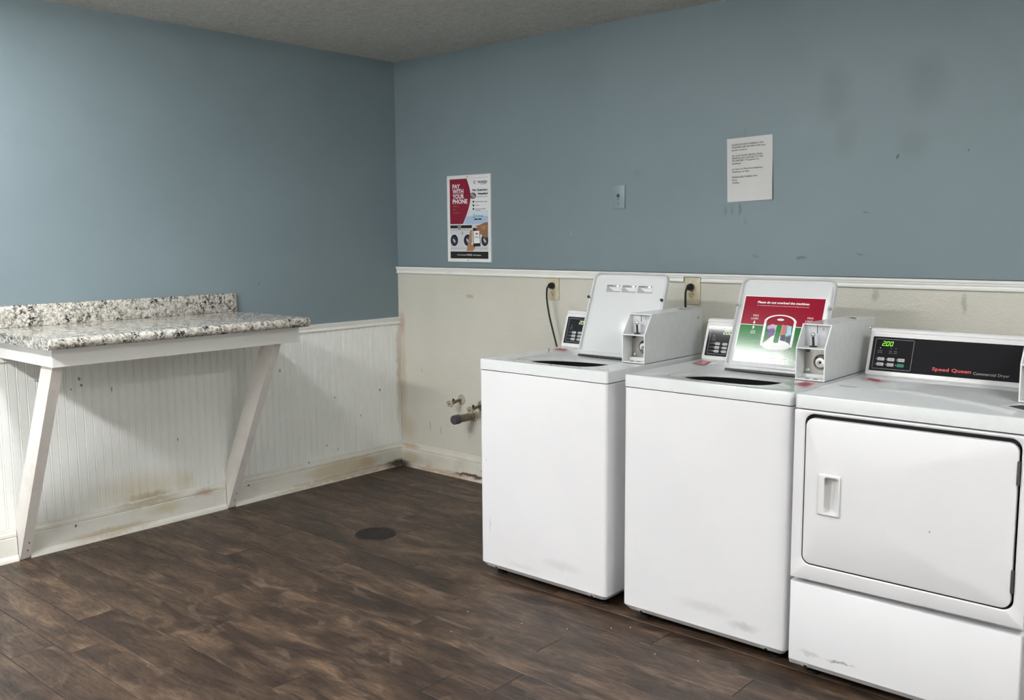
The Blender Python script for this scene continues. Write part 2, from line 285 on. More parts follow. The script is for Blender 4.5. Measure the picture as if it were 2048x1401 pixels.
# ------------------------------------------------------------------ mesh helpers
class MB:
    """collects shapes and links them as ONE mesh object"""
    def __init__(s): s.bm = bmesh.new(); s.mats = []; s.X = Matrix.Identity(4)
    def mi(s, m):
        if m not in s.mats: s.mats.append(m)
        return s.mats.index(m)
    def raw(s, vs, fs, m, smooth=False):
        i = s.mi(m); V = [s.bm.verts.new(s.X @ Vector(v)) for v in vs]
        out = []
        for f in fs:
            try: F = s.bm.faces.new([V[k] for k in f])
            except ValueError: continue
            F.material_index = i; F.smooth = smooth; out.append(F)
        return V, out
    def box(s, x0, x1, y0, y1, z0, z1, m, bev=0.0, seg=2):
        vs = [(x, y, z) for x in (x0, x1) for y in (y0, y1) for z in (z0, z1)]
        fs = [(0, 1, 3, 2), (4, 6, 7, 5), (0, 4, 5, 1), (2, 3, 7, 6), (0, 2, 6, 4), (1, 5, 7, 3)]
        V, F = s.raw(vs, fs, m, bev > 0)
        if bev > 0:
            ed = {e for f in F for e in f.edges}
            bmesh.ops.bevel(s.bm, geom=list(ed), offset=bev, segments=seg, profile=0.5, affect='EDGES', clamp_overlap=True)
        return s
    def prism(s, poly, axis, a, b, m, smooth=False):
        """poly in the two other axes (cyclic order), extruded along axis 'x'|'y'|'z'"""
        def P(u, v, k): return {'x': (k, u, v), 'y': (u, k, v), 'z': (u, v, k)}[axis]
        n = len(poly); vs = [P(u, v, a) for u, v in poly] + [P(u, v, b) for u, v in poly]
        fs = [tuple(range(n)), tuple(range(2*n-1, n-1, -1))] + [(i, n+i, n+(i+1) % n, (i+1) % n) for i in range(n)]
        s.raw(vs, fs, m, smooth); return s
    def loops(s, loops, m, cap0=False, cap1=False, smooth=True, closed=True):
        n = len(loops[0]); vs = [v for L in loops for v in L]; fs = []
        for k in range(len(loops)-1):
            for i in range(n if closed else n-1):
                j = (i+1) % n; fs.append((k*n+i, k*n+j, (k+1)*n+j, (k+1)*n+i))
        if cap0: fs.append(tuple(range(n-1, -1, -1)))
        if cap1: fs.append(tuple(range((len(loops)-1)*n, len(loops)*n)))
        s.raw(vs, fs, m, smooth); return s
    def lathe(s, c, axis, prof, m, n=24, smooth=True, cap=True):
        """prof: list of (radius, height along axis)"""
        ax = Vector(axis).normalized(); a = ax.orthogonal().normalized(); b = ax.cross(a); c = Vector(c)
        L = [[c + ax*h + (a*math.cos(2*PI*i/n) + b*math.sin(2*PI*i/n))*r for i in range(n)] for r, h in prof]
        return s.loops(L, m, cap, cap, smooth)
    def tube(s, pts, r, m, n=10, smooth=True, rad=None):
        pts = [Vector(p) for p in pts]; L = []; prev = None
        for i, p in enumerate(pts):
            d = (pts[min(i+1, len(pts)-1)] - pts[max(i-1, 0)]).normalized()
            a = d.orthogonal().normalized() if prev is None else (prev - d*prev.dot(d)).normalized()
            prev = a; b = d.cross(a); R = rad[i] if rad else r
            L.append([p + (a*math.cos(2*PI*k/n) + b*math.sin(2*PI*k/n))*R for k in range(n)])
        return s.loops(L, m, True, True, smooth)
    # flat print in a frame: u right, v up, w layer towards the viewer
    def poly2(s, pts, m, w=0.0):
        s.raw([(u, v, w) for u, v in pts], [tuple(range(len(pts)))], m); return s
    def rect2(s, u0, v0, u1, v1, m, w=0.0): return s.poly2([(u0, v0), (u1, v0), (u1, v1), (u0, v1)], m, w)
    def ell2(s, u, v, ru, rv, m, w=0.0, n=28): return s.poly2([(u+ru*math.cos(2*PI*i/n), v+rv*math.sin(2*PI*i/n)) for i in range(n)], m, w)
    def ring2(s, u, v, ru, rv, k, m, w=0.0, n=28, a0=0.0, a1=2*PI):
        o = [(u+ru*math.cos(a0+(a1-a0)*i/n), v+rv*math.sin(a0+(a1-a0)*i/n), w) for i in range(n+1)]
        q = [(u+ru*k*math.cos(a0+(a1-a0)*i/n), v+rv*k*math.sin(a0+(a1-a0)*i/n), w) for i in range(n+1)]
        s.loops([q, o], m, smooth=False, closed=False); return s
    def text(s, txt, u, v, size, m, w=0.0, align='LEFT', bold=0.0, shear=0.0, width=None, sx=1.0):
        vs, fs = text_geo(txt, bold, shear)
        if not vs: return s
        x0 = min(p[0] for p in vs); x1 = max(p[0] for p in vs)
        k = size; kx = size*sx
        if width: kx = width/(x1-x0)
        off = {'LEFT': -x0, 'RIGHT': -x1, 'CENTER': -(x0+x1)/2}[align]
        s.raw([(u+(p[0]+off)*kx, v+p[1]*k, w) for p in vs], fs, m); return s
    def build(s, name, parent=None, loc=None, auto=35):
        bmesh.ops.recalc_face_normals(s.bm, faces=s.bm.faces[:]) if getattr(s, 'recalc', True) else None
        me = bpy.data.meshes.new(name); s.bm.to_mesh(me); s.bm.free()
        for m in s.mats: me.materials.append(m)
        if auto: me.set_sharp_from_angle(angle=math.radians(auto))
        o = bpy.data.objects.new(name, me); C.objects.link(o)
        if parent is not None: o.parent = parent
        if loc is not None: o.location = loc
        return o
class Print(MB):
    recalc = False
_tc = {}
def text_geo(txt, bold, shear):
    key = (txt, bold, shear)
    if key in _tc: return _tc[key]
    cu = bpy.data.curves.new('lettering', 'FONT'); cu.body = txt; cu.size = 1.0; cu.offset = bold; cu.shear = shear; cu.resolution_u = 2
    cu.fill_mode = 'FRONT'
    ob = bpy.data.objects.new('lettering', cu); C.objects.link(ob)
    dg = bpy.context.evaluated_depsgraph_get(); dg.update()
    me = bpy.data.meshes.new_from_object(ob.evaluated_get(dg), depsgraph=dg)
    vs = [tuple(v.co) for v in me.vertices]; fs = [tuple(p.vertices) for p in me.polygons]
    bpy.data.objects.remove(ob); bpy.data.curves.remove(cu); bpy.data.meshes.remove(me)
    _tc[key] = (vs, fs); return _tc[key]
def frame(o, U, V):
    U = Vector(U).normalized(); V = Vector(V).normalized(); W = U.cross(V)
    return Matrix(((U.x, V.x, W.x, o[0]), (U.y, V.y, W.y, o[1]), (U.z, V.z, W.z, o[2]), (0, 0, 0, 1)))
def rr(x0, x1, y0, y1, r, n=6):
    """rounded rectangle loop, counter-clockwise from the lower right corner"""
    r = min(r, (x1-x0)/2, (y1-y0)/2); out = []
    for cx, cy, a in ((x1-r, y0+r, -PI/2), (x1-r, y1-r, 0), (x0+r, y1-r, PI/2), (x0+r, y0+r, PI)):
        for i in range(n+1):
            t_ = a + PI/2*i/n; out.append((cx+r*math.cos(t_), cy+r*math.sin(t_)))
    return out
def thing(name, label, cat, loc=(0, 0, 0), group=None):
    o = bpy.data.objects.new(name, None); C.objects.link(o); o.location = loc; o.empty_display_size = 0.1
    o['label'] = label; o['category'] = cat
    if group: o['group'] = group
    return o
def struct(o): o['kind'] = 'structure'; return o

# ------------------------------------------------------------------ the room
b = MB(); b.box(-0.12, RX+0.12, RY-0.12, 0.12, -0.12, -0.006, M['subfloor']); floor = struct(b.build('floor'))
PW = 0.152; Y0 = -2.462; PL = 1.22
ends = {-1: 1.16, 1: 0.70, 3: 1.073, 4: 1.252, 5: 0.68, 6: 1.175, 7: 0.625, 8: 0.224}
cache = {}
def plank(x0, x1, y0, y1):
    g = 0.0009; key = (round(x1-x0, 3), round(y1-y0, 3))
    if key not in cache:
        bb = MB(); bb.box(g, key[0]-g, g, key[1]-g, -0.006, 0.0, M['plank'], 0.0012, 1)
        o = bb.build('plank', floor, auto=20); cache[key] = o.data
    else:
        o = bpy.data.objects.new('plank', cache[key]); C.objects.link(o); o.parent = floor
    o.location = (x0, y0, 0)
rr_ = random.Random(3)
for r in range(-19, 17):
    ya = Y0+PW*r; yb = ya+PW
    ya = max(ya, RY); yb = min(yb, 0.0)
    if yb-ya < 0.02: continue
    e = ends.get(r, round(rr_.uniform(0.05, 1.2), 2)) % PL
    xs = [0.0] + [e+PL*k for k in range(6) if 0.03 < e+PL*k < RX-0.02] + [RX]
    for a, c_ in zip(xs[:-1], xs[1:]): plank(a, c_, ya, yb)

b = MB(); b.box(-0.12, RX+0.12, RY-0.12, 0.12, H, H+0.1, M['ceiling']); struct(b.build('ceiling'))
b = MB(); b.box(-0.12, 0, RY, 0, -0.006, H, M['blue_left']); wall_left = struct(b.build('wall_left'))
b = MB(); b.box(-0.12, RX+0.12, 0, 0.12, -0.006, H, M['blue_back']); wall_back = struct(b.build('wall_back'))
b = MB(); b.box(RX, RX+0.12, RY, 0, -0.006, H, M['trimwhite']); struct(b.build('wall_right'))
b = MB(); b.box(-0.12, RX+0.12, RY-0.12, RY, -0.006, H, M['trimwhite']); struct(b.build('wall_front'))
# lower back wall: cream painted panel
b = MB(); b.box(0.0, RX, -0.004, 0.0, 0.0, 1.22, M['cream']); b.build('wainscot_panel', wall_back)
# beadboard strips
BW = 0.0415; strip = None
n = int(-RY/BW)
for i in range(n):
    y1 = -0.004-BW*i
    if strip is None:
        bb = MB(); pr = [(0.0, 0.0), (0.0052, 0.0), (0.0085, -0.003), (0.0085, -BW+0.0095), (0.0055, -BW+0.008), (0.0085, -BW+0.0065), (0.0085, -BW+0.003), (0.0052, -BW), (0.0, -BW)]
        bb.prism(pr, 'z', 0.13, 0.915, M['bead']); strip = bb.build('beadboard_strip', wall_left, auto=20); strip.location = (0, y1, 0); smesh = strip.data
    else:
        o = bpy.data.objects.new('beadboard_strip', smesh); C.objects.link(o); o.parent = wall_left; o.location = (0, y1, 0)

def run(prof, segs, axis, mat, name):
    bb = MB()
    for a, c_ in segs:
        if axis == 'y': bb.prism(prof, 'y', a, c_, mat)             # prof = (x, z)
        else: bb.prism([(-u, v) for u, v in prof], 'x', a, c_, mat)  # prof = (y, z)
    return struct(bb.build(name, auto=25))
BR = [(-2.334, -2.286), (-1.274, -1.228)]                            # the two braces cut the baseboard
segsL = [(RY, BR[0][0]-0.001), (BR[0][1]+0.006, BR[1][0]-0.001), (BR[1][1]+0.004, -0.0)]
bp_ = [(0.0, 0.0), (0.017, 0.0), (0.017, 0.106), (0.0145, 0.110), (0.0175, 0.114), (0.017, 0.126), (0.0125, 0.134), (0.0125, 0.139), (0.010, 0.141), (0.009, 0.1496), (0.0, 0.1496)]
run(bp_, segsL, 'y', M['base_left'], 'baseboard_left')
run(bp_, [(0.017, RX)], 'x', M['base_back'], 'baseboard_back')
sh = [(0.0172, 0.0)] + [(0.0172+0.013*math.sin(a*PI/12), 0.026*math.cos(a*PI/12)) for a in range(6, -1, -1)]
run(sh, [(RY, BR[0][0]-0.001), (BR[0][1]+0.002, BR[1][0]-0.001), (BR[1][1]+0.002, -0.017)], 'y', M['base_left'], 'trim_3')
run(sh, [(0.031, RX)], 'x', M['base_back'], 'trim_4')
# chair rails
cr = [(0.0, 0.897), (0.014, 0.897), (0.016, 0.900), (0.016, 0.906), (0.0125, 0.909), (0.0115, 0.918), (0.0155, 0.922), (0.0165, 0.931), (0.019, 0.934), (0.019, 0.940), (0.0, 0.940)]
run(cr, [(RY, -0.0)], 'y', M['trimwhite'], 'trim_1')
z0 = 1.2125
up_ = [(0.004, z0+0.0245), (0.016, z0+0.0245), (0.0165, z0+0.028), (0.0195, z0+0.031), (0.0195, z0+0.0405), (0.0, z0+0.0405), (0.0, z0+0.0245)]
lo_ = [(0.004, z0), (0.0145, z0), (0.016, z0+0.003), (0.016, z0+0.007), (0.012, z0+0.011), (0.0115, z0+0.016), (0.0155, z0+0.021), (0.016, z0+0.0245), (0.004, z0+0.0245)]
bb = MB()
for a, c_ in [(0.0, RX)]: bb.prism([(-u, v) for u, v in up_], 'x', a, c_, M['trimwhite'])
for a, c_ in [(0.0, 2.041), (2.134, RX)]: bb.prism([(-u, v) for u, v in lo_], 'x', a, c_, M['trimwhite'])
bb.box(0.0, RX, -0.010, 0.0, z0+0.0405, z0+0.0428, M['slot'])  # dark strip standing in for the shadowed gap above the rail
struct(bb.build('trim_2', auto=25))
# ceiling lamps (above the frame)
for i, (lx, ly, sx, sy, e_) in enumerate(LAMPS):
    g = thing('ceiling_lamp', 'white ceiling fluorescent fixture ' + ('nearest the folding counter', 'running away from the washers', 'far behind the folding counter', 'out by the right-hand wall')[i], 'lamp', (lx, ly, H), 'ceiling fixtures')
    bb = MB(); bb.box(-sx/2+0.01, sx/2-0.01, -sy/2+0.01, sy/2-0.01, -0.030, 0.0, M['metalhousing'], 0.002, 1); bb.build('housing', g)
    bb = MB(); bb.box(-sx/2, sx/2, -sy/2, sy/2, -0.046, -0.0305, M['lampdiff'][i], 0.004, 1); bb.build('diffuser', g)

# ------------------------------------------------------------------ wall counter
ct = thing('wall_counter', 'long speckled granite-look folding counter with white apron boards on the left wall', 'counter', (0.3, -1.78, 0))
cl = (-0.3, 1.78, 0)
ya, yb = -2.405, -1.168
bb = MB(); nose = [(0.002, 1.0055), (0.640, 1.0055)] + [(0.640+0.020*math.sin(a*PI/12), 1.0275-0.022*math.cos(a*PI/12)) for a in range(1, 12)] + [(0.640, 1.0495), (0.002, 1.0495)]
bb.prism(nose, 'y', ya, yb, M['granite']); bb.build('countertop', ct, cl, 40)
bb = MB(); bb.box(0.002, 0.021, ya, yb+0.004, 1.0495, 1.147, M['granite'], 0.003, 2); bb.build('backsplash', ct, cl)
for nm, (x0, x1, y0, y1) in {'front': (0.541, 0.560, -2.356, -1.163), 'left': (0.021, 0.5408, -2.356, -2.3372), 'right': (0.021, 0.5408, -1.182, -1.163)}.items():
    bb = MB(); bb.box(x0, x1, y0, y1, 0.924, 1.0053, M['counterwood'], 0.0015, 1); bb.build('apron_board', ct, cl)
for y0, y1 in BR:
    bb = MB(); sl = (0.500-0.030)/(0.916-0.008)
    z_t = 0.995; xt = 0.500+sl*(z_t-0.916)
    poly = [(0.0095, 0.001), (0.026, 0.001), (0.032, 0.012), (0.500, 0.916), (xt, z_t), (xt-0.107, z_t), (0.0095, 0.197)]
    bb.prism(poly, 'y', y0+0.002, y1-0.002, M['bracewood'])
    bmesh.ops.bevel(bb.bm, geom=bb.bm.edges[:], offset=0.002, segments=2, profile=0.5, affect='EDGES')
    br = bb.build('brace', ct, cl)
    for zz in (0.045, 0.085):
        b2 = MB(); d = Vector((0.9, 0, -0.45)).normalized(); xx = 0.032+sl*(zz-0.012)
        b2.lathe((xx, (y0+y1)/2+0.006, zz), d, [(0.0035, -0.002), (0.0035, 0.0008)], M['slot'], 10); b2.build('screw', br)

# ------------------------------------------------------------------ appliances
def tr(parts_off): return parts_off
CONS = [(0.536, 0.0), (0.533, 0.004), (0.5345, 0.012), (0.5795, 0.1440), (0.5815, 0.1465), (0.5855, 0.1470), (0.5865, 0.1500), (0.5840, 0.1535), (0.5845, 0.1610), (0.5900, 0.1655), (0.606, 0.1660), (0.664, 0.155), (0.690, 0.130), (0.700, 0.0)]
TILT = math.atan2(0.045, 0.132)
def console(par, off, x0, x1, z, kind):
    bb = MB(); e = 0.006
    L = []
    cy = 0.62; cz = 0.08
    for x, k in ((x0, 0.97), (x0+e, 1.0), (x1-e, 1.0), (x1, 0.97)):
        L.append([(x, cy+(y-cy)*k, z+cz+(h-cz)*k) for y, h in CONS])
    bb.loops(L, M['plastic'], True, True, True); co = bb.build('console', par, off, 25)
    # sloping front: frame origin at lower left
    X = frame((x0, 0.5345, z+0.012), (1, 0, 0), (0, math.sin(TILT), math.cos(TILT)))
    W_ = x1-x0; vh = 0.137
    pb = MB(); pb.X = X
    pa = rr(0.012, W_+(-0.006 if kind == 'dryer' else -0.012), 0.007, vh-0.006, 0.003, 3)
    pb.loops([[(u, v, 0.0) for u, v in pa], [(u, v, 0.0012) for u, v in pa]], M['panel'], False, True, False)
    pb.build('display_panel', co)
    pr = Print(); pr.X = X
    # thin outline box
    u0, u1, v0, v1 = 0.022, 0.155, 0.0145, 0.1235
    o1 = rr(u0, u1, v0, v1, 0.004, 4); o2 = rr(u0+0.0011, u1-0.0011, v0+0.0011, v1-0.0011, 0.003, 4)
    pr.loops([[(u, v, 0.0014) for u, v in o2], [(u, v, 0.0014) for u, v in o1]], M['grey'], smooth=False)
    pr.text('START', u0+0.02, 0.078, 0.0055, M['midgrey'], 0.0014, 'CENTER'); pr.text('IN USE', u0+0.02, 0.0715, 0.0055, M['midgrey'], 0.0014, 'CENTER')
    pr.ell2(u0+0.02, 0.090, 0.0016, 0.0016, M['white'], 0.0014, 10)
    btns = []
    if kind == 'dryer':
        for du, tx in ((0.057, 'DRY'), (0.074, 'END')):
            pr.ell2(u0+du, 0.090, 0.0014, 0.0014, M['grey'], 0.0014, 10); pr.text(tx, u0+du, 0.078, 0.0055, M['midgrey'], 0.0014, 'CENTER'); pr.text('HEAT', u0+du, 0.0715, 0.005, M['midgrey'], 0.0014, 'CENTER')
        rows = [(0.0445, ('HIGH', 'LOW', 'NO HEAT')), (0.0255, ('MED', 'DELICATE', 'START'))]
        for v, names in rows:
            for k, nm in enumerate(names): btns.append((u0+0.015+0.035*k, v, 0.024, 0.0115, 'btngreen' if nm == 'START' else 'btn', nm))
        pq = Print(); pq.X = X; pq.text('Speed Queen', 0.226, 0.024, 0.0165, M['red'], 0.0014, 'LEFT', 0.024, 0, 0.125)
        pq.build('brand_lettering', co, auto=0)
        pq = Print(); pq.X = X; pq.text('Commercial Dryer', 0.358, 0.021, 0.0135, M['grey'], 0.0014, 'LEFT', 0, 0, 0.110); pq.build('type_lettering', co, auto=0)
    else:
        rows = [(0.053, ('HOT', 'WARM')), (0.0375, ('WARM', 'COLD')), (0.022, ('COLD', 'START'))]
        for v, names in rows:
            for k, nm in enumerate(names): btns.append((u0+0.030+0.034*k, v, 0.021, 0.0105, 'btn', nm))
            pr.text('NORMAL', u0+0.006, v+0.004, 0.0048, M['midgrey'], 0.0014, 'LEFT')
    for u, v, bw, bh, mt, nm in btns:
        q = MB(); q.X = X; a_ = rr(u, u+bw, v, v+bh, 0.002, 3); a2 = rr(u+0.0006, u+bw-0.0006, v+0.0006, v+bh-0.0006, 0.0016, 3)
        q.loops([[(x, y, 0.001) for x, y in a_], [(x, y, 0.0020) for x, y in a_], [(x, y, 0.0024) for x, y in a2]], M[mt], False, True, False)
        q.build('button', co)
        pr.text(nm, u+bw/2, v+bh/2-0.0022, 0.0056, M['ink'], 0.0026, 'CENTER', 0.0)
        pr.ell2(u-0.004, v+bh/2, 0.0013, 0.0013, M['white'], 0.0014, 10)
    pr.build('lettering', co, auto=0)
    # seven-segment digits
    dg = Print(); dg.X = X
    segs = {'2': 'abged', '0': 'abcdef'}
    txt = '200'; dw, dh, th = 0.0095, 0.0165, 0.0017
    uu = u0+0.024 if kind == 'dryer' else u0+0.058; vv = 0.0985
    for ch in txt:
        sk = 0.16
        def S(a, c_, d_, e2): dg.poly2([(uu+x+sk*y, vv+y) for x, y in ((a, c_), (d_, c_), (d_, e2), (a, e2))], M['led' if kind == 'dryer' else 'leddim'], 0.0015)
        for sg in segs[ch]:
            if sg == 'a': S(0.0008, dh-th, dw-0.0008, dh)
            if sg == 'g': S(0.0008, dh/2-th/2, dw-0.0008, dh/2+th/2)
            if sg == 'd': S(0.0008, 0, dw-0.0008, th)
            if sg == 'f': S(0, dh/2+0.0006, th, dh-0.0008)
            if sg == 'e': S(0, 0.0008, th, dh/2-0.0006)
            if sg == 'b': S(dw-th, dh/2+0.0006, dw, dh-0.0008)
            if sg == 'c': S(dw-th, 0.0008, dw, dh/2-0.0006)
        if uu < u0+0.0255 or (kind != 'dryer' and uu < u0+0.0585): dg.rect2(uu+dw+0.0008, vv, uu+dw+0.0026, vv+0.0018, M['led' if kind == 'dryer' else 'leddim'], 0.0015)
        uu += dw+0.0038
    dg.build('digit_display', co, auto=0)
    return co

def coin_box(par, off, x0, x1, z):
    yf, ys, yr = 0.258, 0.310, 0.702; hs, ht = 0.1155, 0.1945; T = 0.0040; z += 0.0025; hs -= 0.0025; ht -= 0.0025
    ob = MB()
    side = [(yf, z), (yf, z+hs), (ys, z+ht), (yr, z+ht), (yr, z)]
    for xa, xb in ((x0, x0+T), (x1-T, x1)): ob.prism(side, 'x', xa, xb, M['coinbox'])
    ob.box(x0+T, x1-T, ys, yr, z+ht-T, z+ht, M['coinbox']); ob.box(x0+T, x1-T, yr-T, yr, z, z+ht-T, M['coinbox'])
    ob.box(x0+T, x1-T, yf, yr-T, z, z+T, M['coinbox'])
    cb = ob.build('coin_box', par, off, 30)
    q = MB(); q.box(x0+0.002, x1-0.0012, yf+0.003, yr-0.002, z-0.0023, z-0.0001, M['black']); q.build('base_gasket', cb)
    q = MB(); q.box(x0+T, x1-T, yf+0.0003, 0.330, z+hs-T, z+hs, M['coinbox']); q.build('shelf', cb)
    yb_ = 0.322
    q = MB(); q.box(x0+T, x1-T, yb_, yb_+0.004, z+hs, z+ht-T, M['inner']); q.build('slot_plate', cb)
    xc = (x0+x1)/2
    pr = Print(); pr.X = frame((x0, yb_, z+hs), (1, 0, 0), (0, 0, 1))
    pr.text('25', 0.070, 0.0585, 0.009, M['ink'], 0.0004, 'CENTER', 0.02)
    pr.build('lettering', cb, auto=0)
    pr = Print(); pr.X = frame((x0, yb_, z+hs), (1, 0, 0), (0, 0, 1)); pr.ring2(0.070, 0.062, 0.013, 0.0085, 0.88, M['midgrey'], 0.0004); pr.build('oval_outline', cb, auto=0)
    q = MB(); q.box(x0+0.047, x0+0.0495, yb_-0.0006, yb_+0.001, z+hs+0.046, z+hs+0.0785, M['slot']); q.build('coin_slot', cb)
    q = MB(); ly = 0.297
    q.lathe((x0+0.046, ly, z+hs), (0, 0, 1), [(0.014, 0.0002), (0.013, 0.003), (0.006, 0.005)], M['dark'], 20)
    q.tube([(x0+0.046, ly, z+hs+0.004), (x0+0.044, ly, z+hs+0.036)], 0.0042, M['black'], 12)
    q.lathe((x0+0.044, ly, z+hs+0.034), (0, 0, 1), [(0.001, 0.0), (0.0055, 0.002), (0.0080, 0.007), (0.0080, 0.010), (0.0055, 0.0145), (0.001, 0.0165)], M['chrome'], 18)
    q.build('coin_lever', cb)
    q = MB(); q.box(x0+T+0.001, x1-T-0.001, yb_, yb_+0.003, z+0.017, z+hs-T-0.002, M['steel']); q.build('lock_plate', cb)
    q = MB(); q.box(x0+T, x1-T, yb_-0.020, yb_-0.0002, z+T, z+0.0165, M['coinbox'], 0.001, 1); q.build('ledge', cb)
    for k in range(2):
        q = MB(); q.box(x0+0.030+0.030*k, x0+0.045+0.030*k, 0.272, 0.278, z+T, z+T+0.0012, M['slot']); q.build('slot', cb)
    lc = (x0+0.066, yb_, z+0.058)
    q = MB(); q.lathe(lc, (0, -1, 0), [(0.0275, 0.0002), (0.0275, 0.003), (0.0255, 0.0045), (0.0228, 0.004), (0.0215, 0.0008)], M['steeldark'], 32); q.build('lock_ring', cb)
    q = MB(); q.lathe(lc, (0, -1, 0), [(0.0200, 0.0016), (0.0200, 0.009), (0.0165, 0.012), (0.0085, 0.0125), (0.0075, 0.0105)], M['chrome'], 32); q.build('lock_cylinder', cb)
    q = MB(); q.lathe(lc, (0, -1, 0), [(0.0052, 0.0105), (0.0052, 0.0112)], M['slot'], 16); q.build('keyhole', cb)
    for zz in (0.026, 0.098):
        q = MB(); q.lathe((x0+0.017, yb_, z+zz), (0, -1, 0), [(0.0075, 0.0002), (0.0075, 0.003), (0.005, 0.005), (0.001, 0.0056)], M['hinge'] if zz > 0.05 else M['chrome'], 16); q.build('screw', cb)
    q = MB(); q.lathe((xc+0.01, 0.60, z+ht), (0, 0, 1), [(0.014, 0.0002), (0.014, 0.002), (0.010, 0.003)], M['steel'], 20); q.lathe((xc+0.01, 0.60, z+ht+0.003), (0, 0, 1), [(0.007, 0.0), (0.007, 0.0006)], M['slot'], 12); q.build('top_lock', cb)
    q = MB(); q.lathe((x1, 0.665, z+0.155), (1, 0, 0), [(0.006, 0.0002), (0.005, 0.002)], M['chrome'], 14); q.build('side_rivet', cb)
    return cb

def sticker(par, off, pts, z, mat, ink=None):
    pr = Print(); pr.raw([(x, y, z+0.0004) for x, y in pts], [tuple(range(len(pts)))], mat)
    c0 = Vector((sum(p[0] for p in pts)/len(pts), sum(p[1] for p in pts)/len(pts)))
    if ink:
        pr.raw([(c0.x+(x-c0.x)*0.62, c0.y+(y-c0.y)*0.62, z+0.0007) for x, y in pts], [tuple(range(len(pts)))], ink)
    o = pr.build('warning_sticker', par, off, 0)
    return o

def body_shell(par, off, W, D, zb, zt, mat, front_hole=None):
    """cabinet wrap with rounded front corners and an inward-sloping bottom edge"""
    bb = MB(); r = 0.014
    def outline(ins, rad):
        pts = []
        for cx, a in ((rad, PI), (W-rad, 1.5*PI)):
            for i in range(5):
                t_ = a+PI/2*i/4; pts.append((cx+rad*math.cos(t_), rad+rad*math.sin(t_)))
        return [(ins+(x*(W-2*ins)/W), ins+y*(D-ins)/D) for x, y in pts] + [(W-ins, D), (ins, D)]
    L = [[(x, y, zb-0.020) for x, y in outline(0.016, r)], [(x, y, zb) for x, y in outline(0.0, r)], [(x, y, zt-0.001) for x, y in outline(0.0, r)], [(x, y, zt) for x, y in outline(0.001, r)]]
    bb.loops(L, mat, False, False, True)
    return bb.build('cabinet', par, off, 28)

def legs(par, off, W, D, z):
    for x in (0.06, W-0.06):
        for y in (0.07, D-0.07):
            q = MB(); q.lathe((x, y, 0.0005), (0, 0, 1), [(0.022, 0.0), (0.022, 0.010), (0.012, 0.013), (0.010, z)], M['black'], 16); q.build('leg', par, off)
def notches(par, off, W, zb, xs):
    for x in xs:
        q = MB(); V = Vector((0, 0.016, -0.020)).normalized(); q.X = frame((x, 0.008, zb-0.010), (1, 0, 0), (0, -V.y, -V.z))
        a_ = rr(-0.018, 0.018, -0.0105, 0.006, 0.005, 3); a2 = rr(-0.012, 0.012, -0.010, 0.002, 0.003, 3)
        q.loops([[(u, v, 0.0003) for u, v in a_], [(u, v, 0.0025) for u, v in a2]], M['kick'], True, True, True)
        q.lathe((0.003, -0.003, 0.0025), (0, 0, 1), [(0.0062, 0.0), (0.0062, 0.0012)], M['slot'], 12)
        q.build('kick_screw', par, off)

def top_edge(bb, W, D, z0_, z1_, mat, hole=None, N=64):
    """top panel: rounded front corners, softened upper edge, optional opening [(loop, ...)]"""
    r = 0.014
    def outl(ins):
        pts = [(x, y) for x, y in rr(0-0.001+ins, W+0.001-ins, -0.0015+ins, D, r, 7)]
        return pts
    base = outl(0.0)
    L = [[(x, y, z0_) for x, y in base], [(x, y, z1_-0.004) for x, y in base], [(x, y, z1_-0.0012) for x, y in outl(0.0012)], [(x, y, z1_) for x, y in outl(0.004)]]
    bb.loops(L, mat, hole is None, hole is None, True)
    return [(x, y) for x, y in outl(0.004)]

def selipse(cx, cy, a, b_, n_, dirs):
    out = []
    for dx, dy in dirs:
        k = (abs(dx/a)**n_ + abs(dy/b_)**n_)**(-1.0/n_); out.append((cx+dx*k, cy+dy*k))
    return out

def smooth_path(pts, k=6):
    P_ = [Vector(p) for p in pts]; out = []
    for i in range(len(P_)-1):
        p0, p1, p2, p3 = P_[max(i-1, 0)], P_[i], P_[i+1], P_[min(i+2, len(P_)-1)]
        for j in range(k):
            t_ = j/k; out.append(0.5*((2*p1)+(p2-p0)*t_+(2*p0-5*p1+4*p2-p3)*t_*t_+(3*p1-p0-3*p2+p3)*t_**3))
    return out+[P_[-1]]
def cord(par, loc, path):
    """power cord with its plug, in room coordinates, carried by the washer"""
    bb = MB(); bb.tube(smooth_path(path), 0.0048, M['black'], 10); o = bb.build('power_cord', par, tuple(-v for v in par.location))
    p = path[0]
    bb = MB(); bb.lathe((p[0], -0.0142, p[2]), (0, -1, 0), [(0.0165, 0.0), (0.0175, 0.006), (0.0165, 0.016), (0.012, 0.026), (0.010, 0.030)], M['black'], 18); bb.build('plug', o)
